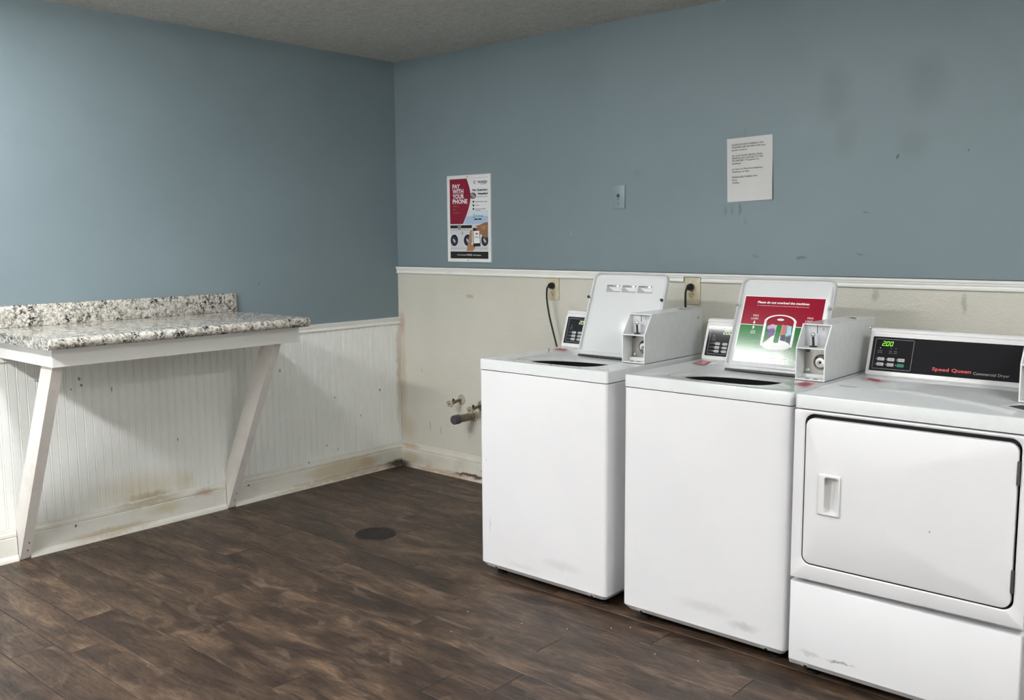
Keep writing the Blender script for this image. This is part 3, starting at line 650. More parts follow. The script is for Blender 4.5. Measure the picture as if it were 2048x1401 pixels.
def washer(name, label, loc, kind, sticks, cable):
    W, D, zs, zt = 0.651, 0.711, 0.886, 0.930
    par = thing(name, label, 'washing machine', (loc[0]+W/2, loc[1]+D/2, 0), 'coin washers')
    off = (-W/2, -D/2, 0)
    body_shell(par, off, W, D, 0.055, zs-0.0032, M['enamel'])
    legs(par, off, W, D, 0.034); notches(par, off, W, 0.055, (0.075, W-0.075))
    # top panel with lid well and drum opening
    bb = MB()
    out = top_edge(bb, W, D, zs, zt, M['top'], True)
    cx, cy = 0.330, 0.285
    dense = []
    for i in range(len(out)):
        a_, b2 = Vector(out[i]), Vector(out[(i+1) % len(out)]); k = max(1, int((b2-a_).length/0.018))
        dense += [tuple(a_.lerp(b2, j/k)) for j in range(k)]
    out = dense; dirs = []
    for x, y in out: dirs.append((x-cx, y-cy))
    def ring(cx2, cy2, a, b_, z, tilt=0.0, n_=2.5):
        return [(x, y, z-tilt*(y-cy2+b_)/(2*b_)) for x, y in selipse(cx2, cy2, a, b_, n_, dirs)]
    L = [[(x, y, zt) for x, y in out], ring(0.326, 0.293, 0.214, 0.246, zt, 0, 5.0), ring(0.326, 0.292, 0.2120, 0.243, zt-0.0008, 0.006, 5.0), ring(0.326, 0.290, 0.2090, 0.238, zt-0.0016, 0.0275, 5.0), ring(0.331, 0.268, 0.203, 0.206, zt-0.0032, 0.030, 3.4),
         ring(0.333, 0.256, 0.199, 0.187, zt-0.0042, 0.034), ring(0.334, 0.253, 0.195, 0.182, zt-0.0055, 0.036), ring(0.334, 0.253, 0.1945, 0.1815, zt-0.0085, 0.036)]
    bb.loops(L, M['top'], smooth=True)
    bb.build('top_panel', par, off, 40)
    # tub
    q = MB(); N = 40
    def cir(r_, z): return [(0.334+r_*math.cos(2*PI*i/N), 0.255+r_*math.sin(2*PI*i/N), z) for i in range(N)]
    q.loops([[(x, y, z-0.0005) for x, y, z in ring(0.334, 0.253, 0.1950, 0.1820, zt-0.0085, 0.036)], [(x, y, z) for x, y, z in ring(0.334, 0.253, 0.202, 0.190, zt-0.06, 0.02)]], M['dark'])
    q.loops([cir(0.235, zt-0.058), cir(0.240, zt-0.09), cir(0.235, 0.42), cir(0.05, 0.40)], M['dark'], False, True)
    q.lathe((0.334, 0.255, 0.40), (0, 0, 1), [(0.055, 0.0), (0.040, 0.15), (0.030, 0.36), (0.012, 0.38)], M['dark'], 20)
    q.build('wash_tub', par, off)
    console(par, off, 0.012, 0.536, zt, 'washer')
    coin_box(par, off, 0.541, 0.647, zt)
    # lid, propped open
    th = math.radians(19.6 if kind == 'label' else 21.5)
    X = frame((0.133, 0.494, 0.911), (1, 0, 0), (0, math.sin(th), math.cos(th)))
    LW, LH = 0.399, 0.384
    def lo(ins, rt_=0.034, rb=0.012):
        r = max(rt_-ins, 0.004); rb2 = max(rb-ins*0.5, 0.003); pts = []
        x0, x1, y0, y1 = ins, LW-ins, ins, LH-ins
        for cx2, cy2, a, R in ((x1-rb2, y0+rb2, -PI/2, rb2), (x1-r, y1-r, 0, r), (x0+r, y1-r, PI/2, r), (x0+rb2, y0+rb2, PI, rb2)):
            for i in range(9):
                t_ = a+PI/2*i/8; pts.append((cx2+R*math.cos(t_), cy2+R*math.sin(t_)))
        return pts
    def taper(pts):          # the lid narrows a little towards its top
        return [(LW/2+(u-LW/2)*(1.0-0.022*max(0.0, v)/LH), v) for u, v in pts]
    ln = MB(); ln.X = X
    prof = [(0.006, -0.020), (0.001, -0.018), (0.0, -0.006), (0.0012, -0.0018), (0.0035, 0.0), (0.0058, -0.0018), (0.0068, -0.006), (0.0072, -0.0160), (0.0150, -0.0165), (0.0180, -0.0135), (0.0215, -0.0122)]
    ln.loops([[(u, v, w_) for u, v in taper(lo(i_))] for i_, w_ in prof], M['lid'], True, True, True)
    lid = ln.build('lid', par, off, 50)
    q = MB(); q.X = X; q.box(0.004, LW-0.004, -0.0075, -0.0006, -0.018, -0.001, M['black'], 0.001, 1); q.build('hinge_strip', lid)
    for u in (0.002, LW-0.0135):
        q = MB(); q.X = X; q.lathe((u+0.003, 0.264, -0.006), (0, 0, 1), [(0.0085, -0.006), (0.0085, 0.006), (0.0075, 0.0075)], M['lid'], 18)
        q.lathe((u+0.003, 0.264, 0.0015), (0, 0, 1), [(0.0062, 0.0), (0.0062, 0.008), (0.004, 0.0095)], M['black'] if kind == 'label' else M['greystud'], 16); q.build('bumper', lid)
    pr = Print(); pr.X = X @ Matrix.Translation((0, 0, -0.0118))
    if kind == 'label':
        u0, u1, v0, v1 = 0.077, 0.326, 0.293, 0.331
        pr.rect2(u0, v0, u1, v1, M['printgrey'], 0.0002)
        w3 = (u1-u0)/3
        for k, tx in enumerate(('WARNING', 'ADVERTENCIA', 'AVERTISSEMENT')):
            a_ = u0+w3*k+0.003
            pr.rect2(a_, v0+0.002, a_+w3-0.006, v1-0.002, M['grey'], 0.0004)
            pr.text(tx, a_+0.002, v1-0.0085, 0.0062, M['ink'], 0.0006, 'LEFT', 0.02, 0, min(0.036, 0.0045*len(tx)))
            pr.rect2(a_+w3*0.62, v1-0.012, a_+w3-0.007, v1-0.003, M['white'], 0.0005)
            pr.poly2([(a_+w3-0.018, v1-0.0095), (a_+w3-0.010, v1-0.0095), (a_+w3-0.012, v1-0.0035), (a_+w3-0.016, v1-0.0035)], M['ink'], 0.0006)
            for j in range(3): pr.rect2(a_+w3*(0.20+0.12*j), v1-0.0175-0.0055*j, a_+w3-0.008, v1-0.0145-0.0055*j, M['white'], 0.0005)
        pr.build('warning_label', lid, auto=0)
    else:
        X0, X1, V0, V1, VS = 0.030, 0.360, 0.037, 0.305, 0.188
        pr.rect2(X0-0.002, V0-0.002, X1+0.002, V1+0.002, M['white'], 0.0002)
        pr.rect2(X0, VS+0.0012, X1, V1, M['crimson'], 0.0003); pr.rect2(X0, V0, X1, VS-0.0012, M['green'], 0.0003)
        L0 = 0.0006
        pr.text('Please do not overload the machines.', 0.193, 0.278, 0.0125, M['white'], L0, 'CENTER', 0.03, 0.18, 0.216)
        pr.text('An overloaded machine will not clean your clothes and may be damaged by heavy loads.', 0.193, 0.2675, 0.005, M['white'], L0, 'CENTER', 0.0, 0, 0.214)
        for c_ in (0.088, 0.312):
            pr.text('MAX', c_+0.014, 0.2225, 0.0115, M['white'], L0, 'RIGHT', 0.0); pr.text('LOAD', c_+0.014, 0.2100, 0.0115, M['white'], L0, 'RIGHT', 0.0)
            pr.rect2(c_-0.0015, 0.198, c_+0.0015, 0.206, M['white'], L0); pr.poly2([(c_-0.006, 0.199), (c_, 0.191), (c_+0.006, 0.199)], M['white'], L0)
            pr.rect2(c_-0.0015, 0.170, c_+0.0015, 0.178, M['white'], L0); pr.poly2([(c_+0.006, 0.177), (c_, 0.185), (c_-0.006, 0.177)], M['white'], L0)
            pr.text('LEAVE', c_+0.012, 0.160, 0.0072, M['white'], L0, 'RIGHT', 0.01); pr.text('SPACE', c_+0.012, 0.152, 0.0072, M['white'], L0, 'RIGHT', 0.01)
        # drum drawing: clear drum with clothes round a column
        cx3 = 0.196
        n_ = 20
        body = [(cx3-0.060, 0.118), (cx3-0.059, 0.196)] + [(cx3+0.059*math.cos(PI-PI*i/n_), 0.204+0.020*math.sin(PI*i/n_)) for i in range(n_+1)] + [(cx3+0.059, 0.196), (cx3+0.060, 0.118)]
        body = body + [(cx3+0.060*math.cos(-PI*i/n_), 0.118-0.026*math.sin(PI*i/n_)) for i in range(1, n_)]
        pr.poly2(body, M['crimson'], L0)
        pr.poly2([(cx3-0.057, 0.188), (cx3+0.057, 0.188), (cx3+0.056, 0.112), (cx3-0.056, 0.112)], M['green'], 0.0008)
        for col, pts in ((M['lilac'], [(-0.050, 0.185), (-0.030, 0.195), (-0.010, 0.190), (-0.020, 0.160), (-0.046, 0.168)]), (M['purple'], [(-0.048, 0.172), (-0.020, 0.180), (-0.012, 0.150), (-0.040, 0.140)]),
                         (M['rust'], [(0.010, 0.196), (0.030, 0.192), (0.034, 0.160), (0.012, 0.150)]), (M['cyan'], [(0.028, 0.194), (0.050, 0.190), (0.054, 0.150), (0.030, 0.146)]),
                         (M['navy'], [(0.010, 0.150), (0.036, 0.152), (0.030, 0.128), (0.012, 0.134)]), (M['white'], [(-0.030, 0.140), (-0.010, 0.158), (-0.008, 0.126), (-0.046, 0.124)]), (M['white'], [(0.006, 0.152), (0.016, 0.146), (0.012, 0.126), (0.004, 0.124)]), (M['crimson'], [(-0.050, 0.128), (-0.034, 0.136), (-0.026, 0.124), (-0.046, 0.120)]), (M['navy'], [(0.036, 0.150), (0.054, 0.156), (0.055, 0.124), (0.040, 0.126)])):
            pr.poly2([(cx3+u, v) for u, v in pts][::-1], col, 0.0009)
        pr.ell2(cx3, 0.112, 0.056, 0.020, M['white'], 0.0010)
        for k in range(4):
            a_ = PI*(0.2+0.2*k); pr.poly2([(cx3-0.0006, 0.112), (cx3+0.0006, 0.112), (cx3+0.052*math.cos(a_+PI)+0.0012, 0.112-0.018*math.sin(a_)), (cx3+0.052*math.cos(a_+PI), 0.112-0.018*math.sin(a_))], M['printgrey'], 0.0011)
        pr.poly2([(cx3-0.013, 0.192), (cx3-0.016, 0.122), (cx3-0.006, 0.117), (cx3+0.008, 0.119), (cx3+0.013, 0.192)][::-1], M['white'], 0.0011)
        pr.poly2([(cx3-0.0115, 0.192), (cx3-0.0138, 0.123), (cx3-0.005, 0.119), (cx3+0.007, 0.121), (cx3+0.0115, 0.192)][::-1], M['green'], 0.0012)
        pr.ring2(cx3, 0.118, 0.064, 0.030, 0.90, M['white'], 0.0012, 28, PI, 2*PI)
        pr.ring2(cx3, 0.204, 0.066, 0.030, 0.86, M['white'], 0.0012, 28, 0, PI)
        for sg in (-1, 1):
            a_, b2 = cx3+sg*0.056, cx3+sg*0.066
            pr.poly2([(min(a_, b2), 0.106), (max(a_, b2), 0.106), (max(a_, b2), 0.206), (min(a_, b2), 0.206)], M['white'], 0.0013); pr.rect2(min(a_, b2), 0.196, max(a_, b2), 0.212, M['printgrey'], 0.0014)
        pr.ell2(cx3, 0.214, 0.014, 0.0045, M['white'], 0.0014); pr.text('MAX', cx3, 0.212, 0.005, M['crimson'], 0.0016, 'CENTER')
        pr.text('Overloading can damage', 0.335, 0.0565, 0.0078, M['white'], L0, 'RIGHT', 0.02, 0, 0.150)
        pr.text('your clothing or the washers', 0.345, 0.0455, 0.0078, M['white'], L0, 'RIGHT', 0.02, 0, 0.160)
        pr.build('overload_sign', lid, auto=0)
    cord(par, loc, cable)
    for pts, mt, ink in sticks: sticker(par, off, pts, zt, M[mt], M[ink] if ink else None)
    return par

washer('washing_machine', 'white coin washer nearest the left corner, open plain lid with a small grey warning label', (1.7217, -1.1047), 'label',
       [([(0.053, 0.414), (0.131, 0.406), (0.107, 0.480), (0.034, 0.496)], 'stickerpink', 'stickerred')],
       [(1.2385, -0.030, 1.171), (1.2390, -0.052, 1.168), (1.2420, -0.066, 1.150), (1.2470, -0.072, 1.10), (1.2620, -0.072, 1.02), (1.2860, -0.072, 0.94), (1.3180, -0.075, 0.85), (1.40, -0.12, 0.72), (1.60, -0.25, 0.55), (1.80, -0.370, 0.50), (1.86, -0.392, 0.50)])
washer('washing_machine', 'white coin washer beside the dryer, open lid carrying a red and green overload sign', (2.452, -1.1058), 'sign',
       [([(0.046, 0.401), (0.118, 0.370), (0.084, 0.492), (0.030, 0.515)], 'stickerred', 'stickerpink'), ([(0.575, 0.160), (0.640, 0.110), (0.646, 0.236), (0.585, 0.246)], 'stickerpink', 'stickerred')],
       [(2.0835, -0.030, 1.1895), (2.083, -0.050, 1.186), (2.081, -0.060, 1.165), (2.082, -0.062, 1.12), (2.086, -0.065, 1.06), (2.10, -0.08, 0.95), (2.25, -0.18, 0.75), (2.50, -0.32, 0.58), (2.58, -0.393, 0.55)])

# --- dryer
W, D = 0.683, 0.711; zs, zt = 0.8905, 0.934
dr = thing('clothes_dryer', 'white coin tumble dryer at the right edge, lit 2.00 display and square front door', 'dryer', (3.1283+W/2, -1.1413+D/2, 0))
off = (-W/2, -D/2, 0)
bb = MB()                                                            # cabinet: wrap behind a front panel with the door recess
bb.box(0.001, W-0.001, 0.045, D, 0.036, zs-0.005, M['enamel_dryer'], 0.003, 1)
hx0, hx1, hz0, hz1 = 0.0355, 0.6545, 0.386, 0.8755
inner = rr(hx0, hx1, hz0, hz1, 0.030, 8); fx0, fx1, fz0, fz1 = 0.0, W, 0.3215, zs-0.005
ocx, ocz = (fx0+fx1)/2, (fz0+fz1)/2
def ray_rect(x, z, ins=0.0):
    dx, dz = x-ocx, z-ocz; k = min(((fx1-fx0)/2-ins)/abs(dx) if abs(dx) > 1e-6 else 9e9, ((fz1-fz0)/2-ins)/abs(dz) if abs(dz) > 1e-6 else 9e9)
    return ocx+dx*k, ocz+dz*k
bb.loops([[(*ray_rect(x, z), 0)[:1] + (0.0448,) + (ray_rect(x, z)[1],) for x, z in inner], [(ray_rect(x, z)[0], 0.003, ray_rect(x, z)[1]) for x, z in inner], [(ray_rect(x, z, 0.0009)[0], 0.0009, ray_rect(x, z, 0.0009)[1]) for x, z in inner], [(ray_rect(x, z, 0.003)[0], 0.0, ray_rect(x, z, 0.003)[1]) for x, z in inner],
          [(x, 0.0, z) for x, z in rr(hx0-0.004, hx1+0.004, hz0-0.004, hz1+0.004, 0.033, 8)], [(x, 0.0025, z) for x, z in inner]], M['enamel_dryer'])
bb.loops([[(x, 0.0025, z) for x, z in inner], [(x, 0.034, z) for x, z in rr(hx0+0.002, hx1-0.002, hz0+0.002, hz1-0.002, 0.028, 8)]], M['gapshade'], False, True, True)  # recess wall painted dark so the gap round the door looks shaded
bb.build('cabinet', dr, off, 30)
bb = MB(); pf = [(0.0, 0.056), (0.0, 0.3182), (0.0012, 0.3196), (0.040, 0.3196), (0.040, 0.036), (0.016, 0.036)]
L = []
for x, k in ((0.0, 0.007), (0.003, 0.002), (0.009, 0.0), (W-0.009, 0.0), (W-0.003, 0.002), (W, 0.007)): L.append([(x, max(y, k) if y < 0.01 else y, z) for y, z in pf])
bb.loops(L, M['enamel_dryer'], True, True, True); bb.build('lower_panel', dr, off, 25)
bb = MB(); top_edge(bb, W, D, zs, zt, M['top']); bb.build('top_panel', dr, off, 40)
legs(dr, off, W, D, 0.037); notches(dr, off, W, 0.056, (0.055, W-0.055))
bb = MB(); dl = lambda ins: rr(0.039+ins, 0.6470-ins, 0.390+ins, 0.8615-ins, 0.026-ins*0.5, 8)
hl = rr(0.104, 0.1525, 0.5655, 0.6815, 0.008, 8)
bb.loops([[(x, 0.024, z) for x, z in dl(0.004)], [(x, 0.020, z) for x, z in dl(0.0)], [(x, 0.003, z) for x, z in dl(0.0)], [(x, 0.0002, z) for x, z in dl(0.001)], [(x, -0.001, z) for x, z in dl(0.004)], [(x, -0.001, z) for x, z in rr(0.097, 0.1540, 0.563, 0.684, 0.008, 8)], [(x, 0.019, z) for x, z in rr(0.097, 0.1540, 0.563, 0.684, 0.008, 8)]], M['enamel_dryer'], True, False, True)
door = bb.build('door', dr, off, 30)
bb = MB()
bb.loops([[(x, -0.0012, z) for x, z in rr(0.085, 0.157, 0.557, 0.690, 0.004, 8)], [(x, -0.0060, z) for x, z in rr(0.087, 0.1565, 0.559, 0.6885, 0.005, 8)], [(x, -0.0080, z) for x, z in rr(0.0905, 0.1560, 0.5615, 0.6865, 0.006, 8)], [(x, -0.0078, z) for x, z in rr(0.1060, 0.1525, 0.5660, 0.6820, 0.008, 8)],
          [(x, -0.0055, z) for x, z in rr(0.1075, 0.1518, 0.5675, 0.6805, 0.008, 8)], [(x, 0.004, z) for x, z in rr(0.1000, 0.1470, 0.5690, 0.6790, 0.007, 8)], [(x, 0.0175, z) for x, z in rr(0.0980, 0.1290, 0.5740, 0.6750, 0.006, 8)]], M['plastic'], False, True, True)
bb.build('handle', door, auto=35)
for z0_, z1_ in ((0.748, 0.814), (0.441, 0.505)):
    q = MB(); q.lathe((0.6490, -0.0005, z0_), (0, 0, 1), [(0.0042, 0.0), (0.0042, (z1_-z0_)/2-0.0006), (0.0034, (z1_-z0_)/2), (0.0042, (z1_-z0_)/2+0.0006), (0.0042, z1_-z0_)], M['hinge'], 12); q.build('hinge', door)
console(dr, off, 0.018, 0.576, zt, 'dryer')
coin_box(dr, off, 0.5795, 0.6850, zt)
sticker(dr, off, [(0.047, 0.422), (0.129, 0.387), (0.126, 0.442), (0.048, 0.482)], zt, M['stickerpink'], M['stickerred'])
q = Print(); q.raw([(0.046, 0.236, zt+0.0004), (0.104, 0.230, zt+0.0004), (0.103, 0.246, zt+0.0004), (0.047, 0.250, zt+0.0004)], [(0, 1, 2, 3)], M['grey']); q.build('worn_label', dr, off, 0)
sticker(dr, off, [(0.548, 0.170), (0.640, 0.100), (0.660, 0.225), (0.590, 0.235)], zt, M['paper'], M['ink'])

# ------------------------------------------------------------------ things on the walls
# poster
po = thing('framed_poster', 'white-framed pay by phone poster hanging on the back wall near the corner', 'poster', (0.619, 0, 1.536))
PWd, PHt = 0.343, 0.497
bb = MB(); bb.X = frame((-PWd/2, 0, -PHt/2), (1, 0, 0), (0, 0, 1))
o_ = rr(0, PWd, 0, PHt, 0.004, 3); i_ = rr(0.020, PWd-0.020, 0.021, PHt-0.021, 0.003, 3); sq = lambda L_, w_: [(u, v, w_) for u, v in L_]
bb.loops([sq(o_, 0.0005), sq(o_, 0.009), sq(rr(0.003, PWd-0.003, 0.003, PHt-0.003, 0.004, 3), 0.012), sq(rr(0.017, PWd-0.017, 0.018, PHt-0.018, 0.003, 3), 0.012), sq(i_, 0.008), sq(i_, 0.005)], M['framewhite'], True, False, True)
fr = bb.build('frame', po, auto=30)
for v in (0.011, PHt-0.011):
    q = MB(); q.X = frame((-PWd/2, 0, -PHt/2), (1, 0, 0), (0, 0, 1)); q.lathe((PWd*0.49, v, 0.012), (0, 0, 1), [(0.0032, 0.0), (0.0032, 0.0008)], M['slot'], 10); q.build('screw', fr)
pr = Print(); pr.X = frame((-PWd/2+0.020, -0.0055, -PHt/2+0.021), (1, 0, 0), (0, 0, 1))
pw, ph = PWd-0.040, PHt-0.042
f_ = lambda u, v: (u*pw, (1-v)*ph)
def PP(pts, m, w_):
    q_ = [f_(u, v) for u, v in pts]
    if sum(q_[i][0]*q_[(i+1) % len(q_)][1]-q_[(i+1) % len(q_)][0]*q_[i][1] for i in range(len(q_))) < 0: q_ = q_[::-1]
    pr.poly2(q_, M[m], w_)
def PR(u0, v0, u1, v1, m, w_): PP([(u0, v0), (u1, v0), (u1, v1), (u0, v1)], m, w_)
def PT(tx, u, v, s_, m, al='LEFT', bold=0.0, width=None): pr.text(tx, u*pw, (1-v)*ph, s_*ph, M[m], 0.0010, al, bold, 0, None if width is None else width*pw)
PR(0, 0, 1, 1, 'posterwhite', 0.0); PR(0.3, 0.40, 1, 0.49, 'sky1', 0.0002); PR(0.3, 0.47, 1, 0.60, 'sky2', 0.0003)
arc = [(0, 0), (0.45, 0)] + [(0.45+0.10*math.sin(PI*0.5*i/6), 0.22*i/6) for i in range(1, 7)] + [(0.55-0.21*(i/8)**1.6, 0.22+0.345*i/8) for i in range(1, 9)] + [(0, 0.565)]
PP([(u+0.014, v) for u, v in arc], 'posterwhite', 0.0004); PP(arc, 'wine', 0.0005)
for k, (tx, wd) in enumerate((('PAY', 0.20), ('WITH', 0.29), ('YOUR', 0.305), ('PHONE', 0.39))): PT(tx, 0.075, 0.118+0.063*k, 0.076, 'white', 'LEFT', 0.03, wd)
for k, (tx, wd) in enumerate((('SIMPLE.', 0.16), ('FAST.', 0.105), ('SECURE.', 0.17))): PT(tx, 0.08, 0.352+0.041*k, 0.030, 'orange', 'LEFT', 0.02, wd)
PT('WASH', 0.97, 0.066, 0.045, 'ink', 'RIGHT', 0.02, 0.235); pr.ring2(0.665*pw, (1-0.052)*ph, 0.035*pw, 0.020*ph, 0.62, M['ink'], 0.0008, 16, PI*0.35, PI*1.6); PR(0.80, 0.074, 0.96, 0.078, 'wine', 0.0008)
PT('No Quarters', 0.985, 0.158, 0.036, 'ink', 'RIGHT', 0.04, 0.385); PT('Needed', 0.985, 0.205, 0.036, 'ink', 'RIGHT', 0.04, 0.245); PT('pay with your phone', 0.985, 0.235, 0.017, 'ink', 'RIGHT', 0.0, 0.26)
pr.ell2(0.61*pw, (1-0.215)*ph, 0.082*pw, 0.039*ph, M['midgrey'], 0.0007); pr.ring2(0.61*pw, (1-0.215)*ph, 0.082*pw, 0.039*ph, 0.84, M['ink'], 0.0008); PP([(0.55, 0.232), (0.565, 0.238), (0.67, 0.198), (0.655, 0.192)], 'wine', 0.0009); PP([(0.56, 0.20), (0.575, 0.194), (0.66, 0.232), (0.645, 0.238)], 'printgrey', 0.0009)
for v, tx, wd in ((0.29, 'Download the app', 0.31), (0.335, 'Add funds', 0.105), (0.38, 'Choose machine', 0.27)):
    pr.ell2(0.62*pw, (1-v)*ph, 0.022*pw, 0.0135*ph, M['ink'], 0.0007, 14); PT(tx, 0.665, v+0.006, 0.018, 'ink', 'LEFT', 0.01, wd)
PT('start & pay', 0.665, 0.402, 0.017, 'ink', 'LEFT', 0.01, 0.14)
pr.ring2(0.635*pw, (1-0.468)*ph, 0.030*pw, 0.021*ph, 0.72, M['green'], 0.0007, 18); PT('PayRange', 0.68, 0.475, 0.028, 'green', 'LEFT', 0.0, 0.19)
PR(0.64, 0.500, 0.725, 0.516, 'ink', 0.0007); PR(0.74, 0.500, 0.825, 0.516, 'ink', 0.0007)
# printed machines, phone and hands
PR(0, 0.568, 1, 0.905, 'printgrey', 0.0005); PR(0, 0.567, 0.57, 0.574, 'posterwhite', 0.0006); PR(0, 0.580, 0.20, 0.618, 'ink', 0.0007); PR(0.285, 0.580, 0.575, 0.618, 'ink', 0.0007); PR(0.205, 0.572, 0.28, 0.632, 'midgrey', 0.0007)
PR(0, 0.636, 0.58, 0.642, 'grey', 0.0007); PR(0, 0.868, 1, 0.872, 'grey', 0.0007); PR(0.31, 0.660, 0.34, 0.700, 'grey', 0.0007)
for u in (0.105, 0.465, 0.905):
    rx_ = min(0.112, 1-u, u)
    pr.ell2(u*pw, (1-0.770)*ph, rx_*pw, 0.078*ph, M['white'], 0.0007); pr.ell2(u*pw, (1-0.770)*ph, rx_*0.96*pw, 0.074*ph, M['ink'], 0.0008); pr.ell2(u*pw, (1-0.770)*ph, rx_*0.62*pw, 0.050*ph, M['navy'], 0.0009)
    PP([(u-0.04, 0.745), (u-0.005, 0.755), (u+0.04, 0.790), (u+0.005, 0.800), (u-0.03, 0.775)], 'printgrey', 0.0010)
PP([(0.43, 0.905), (0.60, 0.905), (0.66, 0.860), (0.645, 0.820), (0.56, 0.830), (0.58, 0.640), (0.53, 0.650), (0.49, 0.745)], 'skin', 0.0011)
PP([(0.60, 0.618), (0.775, 0.612), (0.795, 0.845), (0.610, 0.850)], 'ink', 0.0012); PP([(0.615, 0.655), (0.765, 0.650), (0.780, 0.805), (0.622, 0.810)], 'white', 0.0013); PR(0.645, 0.720, 0.745, 0.742, 'sky2', 0.0014); PP([(0.66, 0.68), (0.74, 0.678), (0.72, 0.70), (0.68, 0.70)], 'rust', 0.0014)
PP([(0.66, 0.595), (0.80, 0.575), (0.88, 0.555), (0.99, 0.545), (0.99, 0.730), (0.90, 0.740), (0.82, 0.700), (0.76, 0.690), (0.79, 0.650), (0.74, 0.640), (0.70, 0.648), (0.68, 0.625), (0.72, 0.605)], 'skin2', 0.0015); PP([(0.80, 0.600), (0.90, 0.585), (0.96, 0.600), (0.90, 0.640), (0.84, 0.640)], 'skin', 0.0016)
PR(0, 0.912, 1, 1, 'ink', 0.0017)
pr.text('First Purchase', 0.19*pw, (1-0.962)*ph, 0.021*ph, M['white'], 0.0020, 'LEFT', 0.01, 0, 0.235*pw); pr.text('FREE', 0.44*pw, (1-0.965)*ph, 0.032*ph, M['white'], 0.0020, 'LEFT', 0.0, 0, 0.135*pw); pr.text('with signup.', 0.595*pw, (1-0.962)*ph, 0.021*ph, M['white'], 0.0020, 'LEFT', 0.01, 0, 0.215*pw)
pr.build('poster_print', po, auto=0)

# taped paper notice
no = thing('paper_notice', 'white paper notice in three languages taped to the back wall above the washers', 'notice', (2.371, 0, 1.725))
X = frame((-0.1115, -0.002, -0.142), (0.9995, 0, 0.030), (-0.030, 0, 0.9995))
bb = MB(); bb.X = X; nu, nv = 8, 10; vs_ = []; pwid, phei = 0.223, 0.285
for j in range(nv+1):
    for i in range(nu+1):
        u, v = i/nu, j/nv
        vs_.append((u*pwid, v*phei, 0.0012+0.006*(u**3)*(1-v)**2+0.004*(max(0, u-0.6))*math.sin(v*6)))
bb.recalc = False
bb.raw(vs_, [(j*(nu+1)+i, j*(nu+1)+i+1, (j+1)*(nu+1)+i+1, (j+1)*(nu+1)+i) for j in range(nv) for i in range(nu)], M['paper'], True)
bb.build('sheet', no, auto=0)
pr = Print(); pr.X = X
for y, tx, wd in ((0.118, 'PLEASE DO NOT OVERFILL THE', 0.690), (0.158, 'WASHERS OR DRYERS!! Will mess', 0.735), (0.198, 'up the machines', 0.340), (0.290, "S'IL VOUS PLAIT, NE PAS TROP", 0.665), (0.328, 'REMPLIR LES LAVEUSES OU LES', 0.680), (0.366, 'SECHEUSES !! Va gacher les', 0.595), (0.410, 'machines', 0.200), (0.498, 'por favor no llenen las lavadoras y', 0.680), (0.540, 'secadoras se dana', 0.385), (0.625, 'PLEASE AND THANK YOU', 0.555), (0.670, 'Merci', 0.115), (0.712, 'Gracias', 0.160)):
    pr.text(tx, 0.115*pwid, (1-y)*phei, 0.0105, M['ink'], 0.0030 if y < 0.45 else 0.0034, 'LEFT', 0.0, 0, wd*pwid)
pr.build('lettering', no, auto=0)

# cable wall plate painted over
cp = thing('cable_plate', 'blue painted-over cable wall plate with a centre connector between poster and notice', 'wall plate', (1.657, 0, 1.627))
bb = MB(); bb.box(-0.0355, 0.0355, -0.006, -0.0002, -0.058, 0.058, M['plateblue'], 0.002, 2); bb.build('plate', cp)
bb = MB(); bb.lathe((-0.003, -0.005, 0.006), (0, -1, 0), [(0.0095, 0), (0.0095, 0.003), (0.006, 0.004), (0.006, 0.010), (0.003, 0.0102)], M['hinge'], 14); bb.build('connector', cp)
for z in (-0.012, -0.032):
    bb = MB(); bb.lathe((-0.003, -0.005, z), (0, -1, 0), [(0.0035, 0), (0.003, 0.001)], M['slot'], 10); bb.build('screw', cp)

# outlets and plugged-in cords
def outlet(cx, cz, w_, h_, label):
    o = thing('power_outlet', label, 'outlet', (cx, 0, cz), 'duplex outlets')
    bb = MB(); bb.box(-w_/2, w_/2, -0.0105, -0.0042, -h_/2, h_/2, M['ivory'], 0.002, 2); bb.build('cover_plate', o)
    for s_, dz in ((1, 0.0195), (-1, -0.0195)):
        bb = MB(); bb.lathe((-0.004, -0.0105, dz), (0, -1, 0), [(0.0165, 0.0), (0.0165, 0.0022), (0.0155, 0.003)], M['almond'], 24); so = bb.build('socket', o)
        for x, z, a_, c_ in ((-0.0105, 0.003, 0.0012, 0.0045), (0.0025, 0.003, 0.0012, 0.0038), (-0.004, -0.0075, 0.0024, 0.0024)):
            bb = MB(); bb.box(x-a_, x+a_, -0.0142, -0.0134, dz+z-c_, dz+z+c_, M['slot']); bb.build('slot', so)
    bb = MB(); bb.lathe((-0.004, -0.0105, 0), (0, -1, 0), [(0.003, 0), (0.0026, 0.001)], M['hinge'], 10); bb.build('screw', o)
    return o
outlet(1.2425, 1.1515, 0.071, 0.117, 'ivory outlet on the cream wall left of the first washer lid, lower socket free')
outlet(2.0875, 1.170, 0.084, 0.128, 'larger stained ivory outlet notched into the chair rail, above the first coin box')
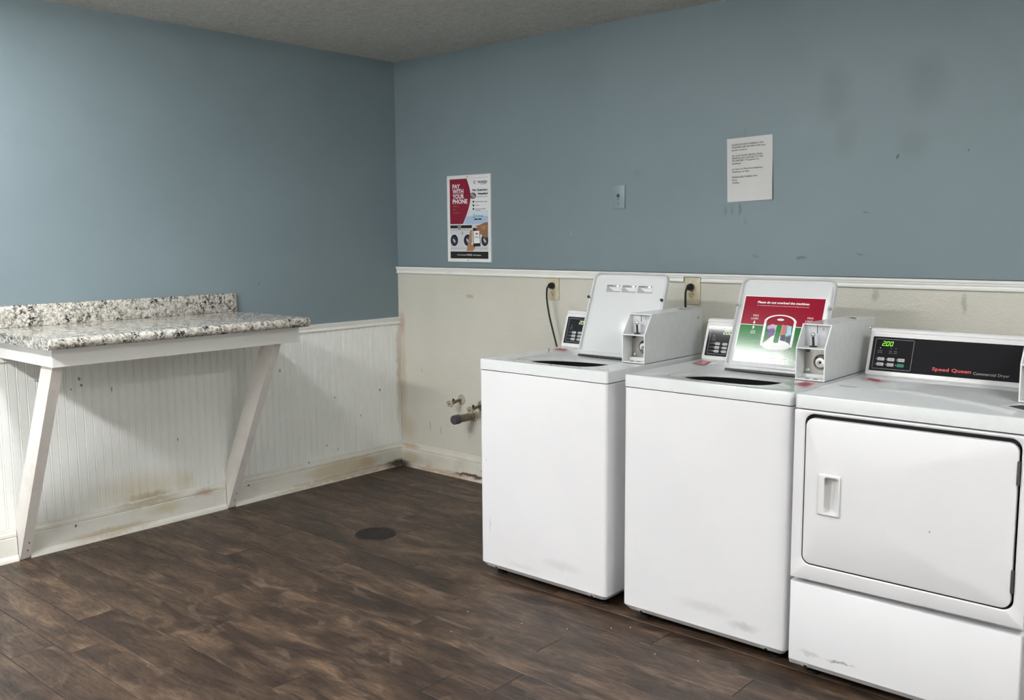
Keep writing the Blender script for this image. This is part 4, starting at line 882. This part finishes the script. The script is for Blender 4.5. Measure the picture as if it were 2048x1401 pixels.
# water valves and drain stub
def valve(x, z, label):
    o = thing('water_valve', label, 'valve', (x, 0, z), 'capped laundry valves')
    bb = MB(); bb.lathe((0, -0.0042, 0), (0, -1, 0), [(0.031, 0.0), (0.030, 0.003), (0.022, 0.008), (0.012, 0.010)], M['valve'], 26); bb.build('flange', o)
    bb = MB(); bb.tube([(0, -0.012, 0), (0, -0.035, -0.002), (0, -0.065, -0.006), (0, -0.082, -0.008)], 0.0095, M['brass'], 14, rad=[0.008, 0.008, 0.0105, 0.0115])
    bb.tube([(0, -0.074, 0.0), (0, -0.074, 0.014)], 0.006, M['slot'], 10); bb.tube([(0, -0.082, -0.008), (0, -0.100, -0.011)], 0.006, M['brass'], 10); bb.build('body', o)
    bb = MB(); d = Vector((0.10, -1, -0.16)).normalized(); n = 30; ax = d; a_ = ax.orthogonal().normalized(); b_ = ax.cross(a_); c0 = Vector((0, -0.100, -0.011))
    L = []
    for r_, h_ in ((1.0, 0.0), (1.0, 0.006), (0.9, 0.0085), (0.3, 0.007)):
        L.append([c0+ax*h_+(a_*math.cos(2*PI*i/n)+b_*math.sin(2*PI*i/n))*r_*0.0215*(1+0.10*math.cos(5*2*PI*i/n)) for i in range(n)])
    bb.loops(L, M['valve'], True, True, True); bb.lathe(c0+ax*0.0075, ax, [(0.004, 0.0), (0.004, 0.002)], M['slot'], 10); bb.build('handle', o)
valve(0.5395, 0.4745, 'painted-over water valve with round handle, left one on the cream wall')
valve(0.700, 0.456, 'water valve half hidden behind the first washer, above the drain stub')
o = thing('drain_stub', 'short brown drain pipe with dark cap sticking out of the cream wall', 'pipe', (0.636, 0, 0.388))
bb = MB(); bb.lathe((0, -0.0042, 0), (0, -1, 0), [(0.036, 0.0), (0.034, 0.004), (0.026, 0.008)], M['valve'], 26); bb.build('flange', o)
bb = MB(); bb.lathe((0, -0.012, 0), (0, -1, 0), [(0.0225, 0.0), (0.0225, 0.140)], M['pipe'], 24); bb.build('pipe', o)
bb = MB(); bb.lathe((0, -0.1285, 0), (0, -1, 0), [(0.0235, 0.0), (0.0275, 0.002), (0.0275, 0.040), (0.025, 0.044), (0.010, 0.045)], M['cap'], 24); bb.build('cap', o)

# floor drain
o = thing('floor_drain', 'round dark cast-iron drain cover set in the plank floor', 'drain', (0.964, -1.051, 0))
bb = MB(); bb.lathe((0, 0, 0.0003), (0, 0, 1), [(0.099, 0.0), (0.097, 0.003), (0.088, 0.003), (0.085, 0.0012)], M['cast'], 40); bb.lathe((0, 0, 0.0004), (0, 0, 1), [(0.085, 0.0), (0.085, 0.0004)], M['pit'], 32); bb.build('rim', o)
for k in range(-6, 7):
    y = k*0.0128; hw = math.sqrt(max(0.0845**2-y*y, 0))
    if hw < 0.02: continue
    q = MB(); q.box(-hw, hw, y-0.0040, y+0.0040, 0.0009, 0.0032, M['cast'], 0.0008, 1); q.build('grate_bar', o)
# lint and crumbs on the floor in front of the washers
bb = MB(); rc = random.Random(5)
for x, y in [(2.20, -1.40), (2.36, -1.33), (2.48, -1.22), (2.53, -1.17), (2.05, -1.62), (2.72, -1.30), (0.62, -1.02), (2.86, -1.25), (1.97, -1.45)]:
    s_ = rc.uniform(0.0015, 0.003); bb.lathe((x, y, 0.0002), (0.1, 0.2, 1), [(s_*0.6, 0), (s_, s_*0.5), (s_*0.4, s_)], M['crumb'], 6)
cr_ = bb.build('lint_crumbs'); cr_['kind'] = 'stuff'; cr_['label'] = 'tiny pale lint crumbs scattered on the plank floor before the washers'; cr_['category'] = 'lint'
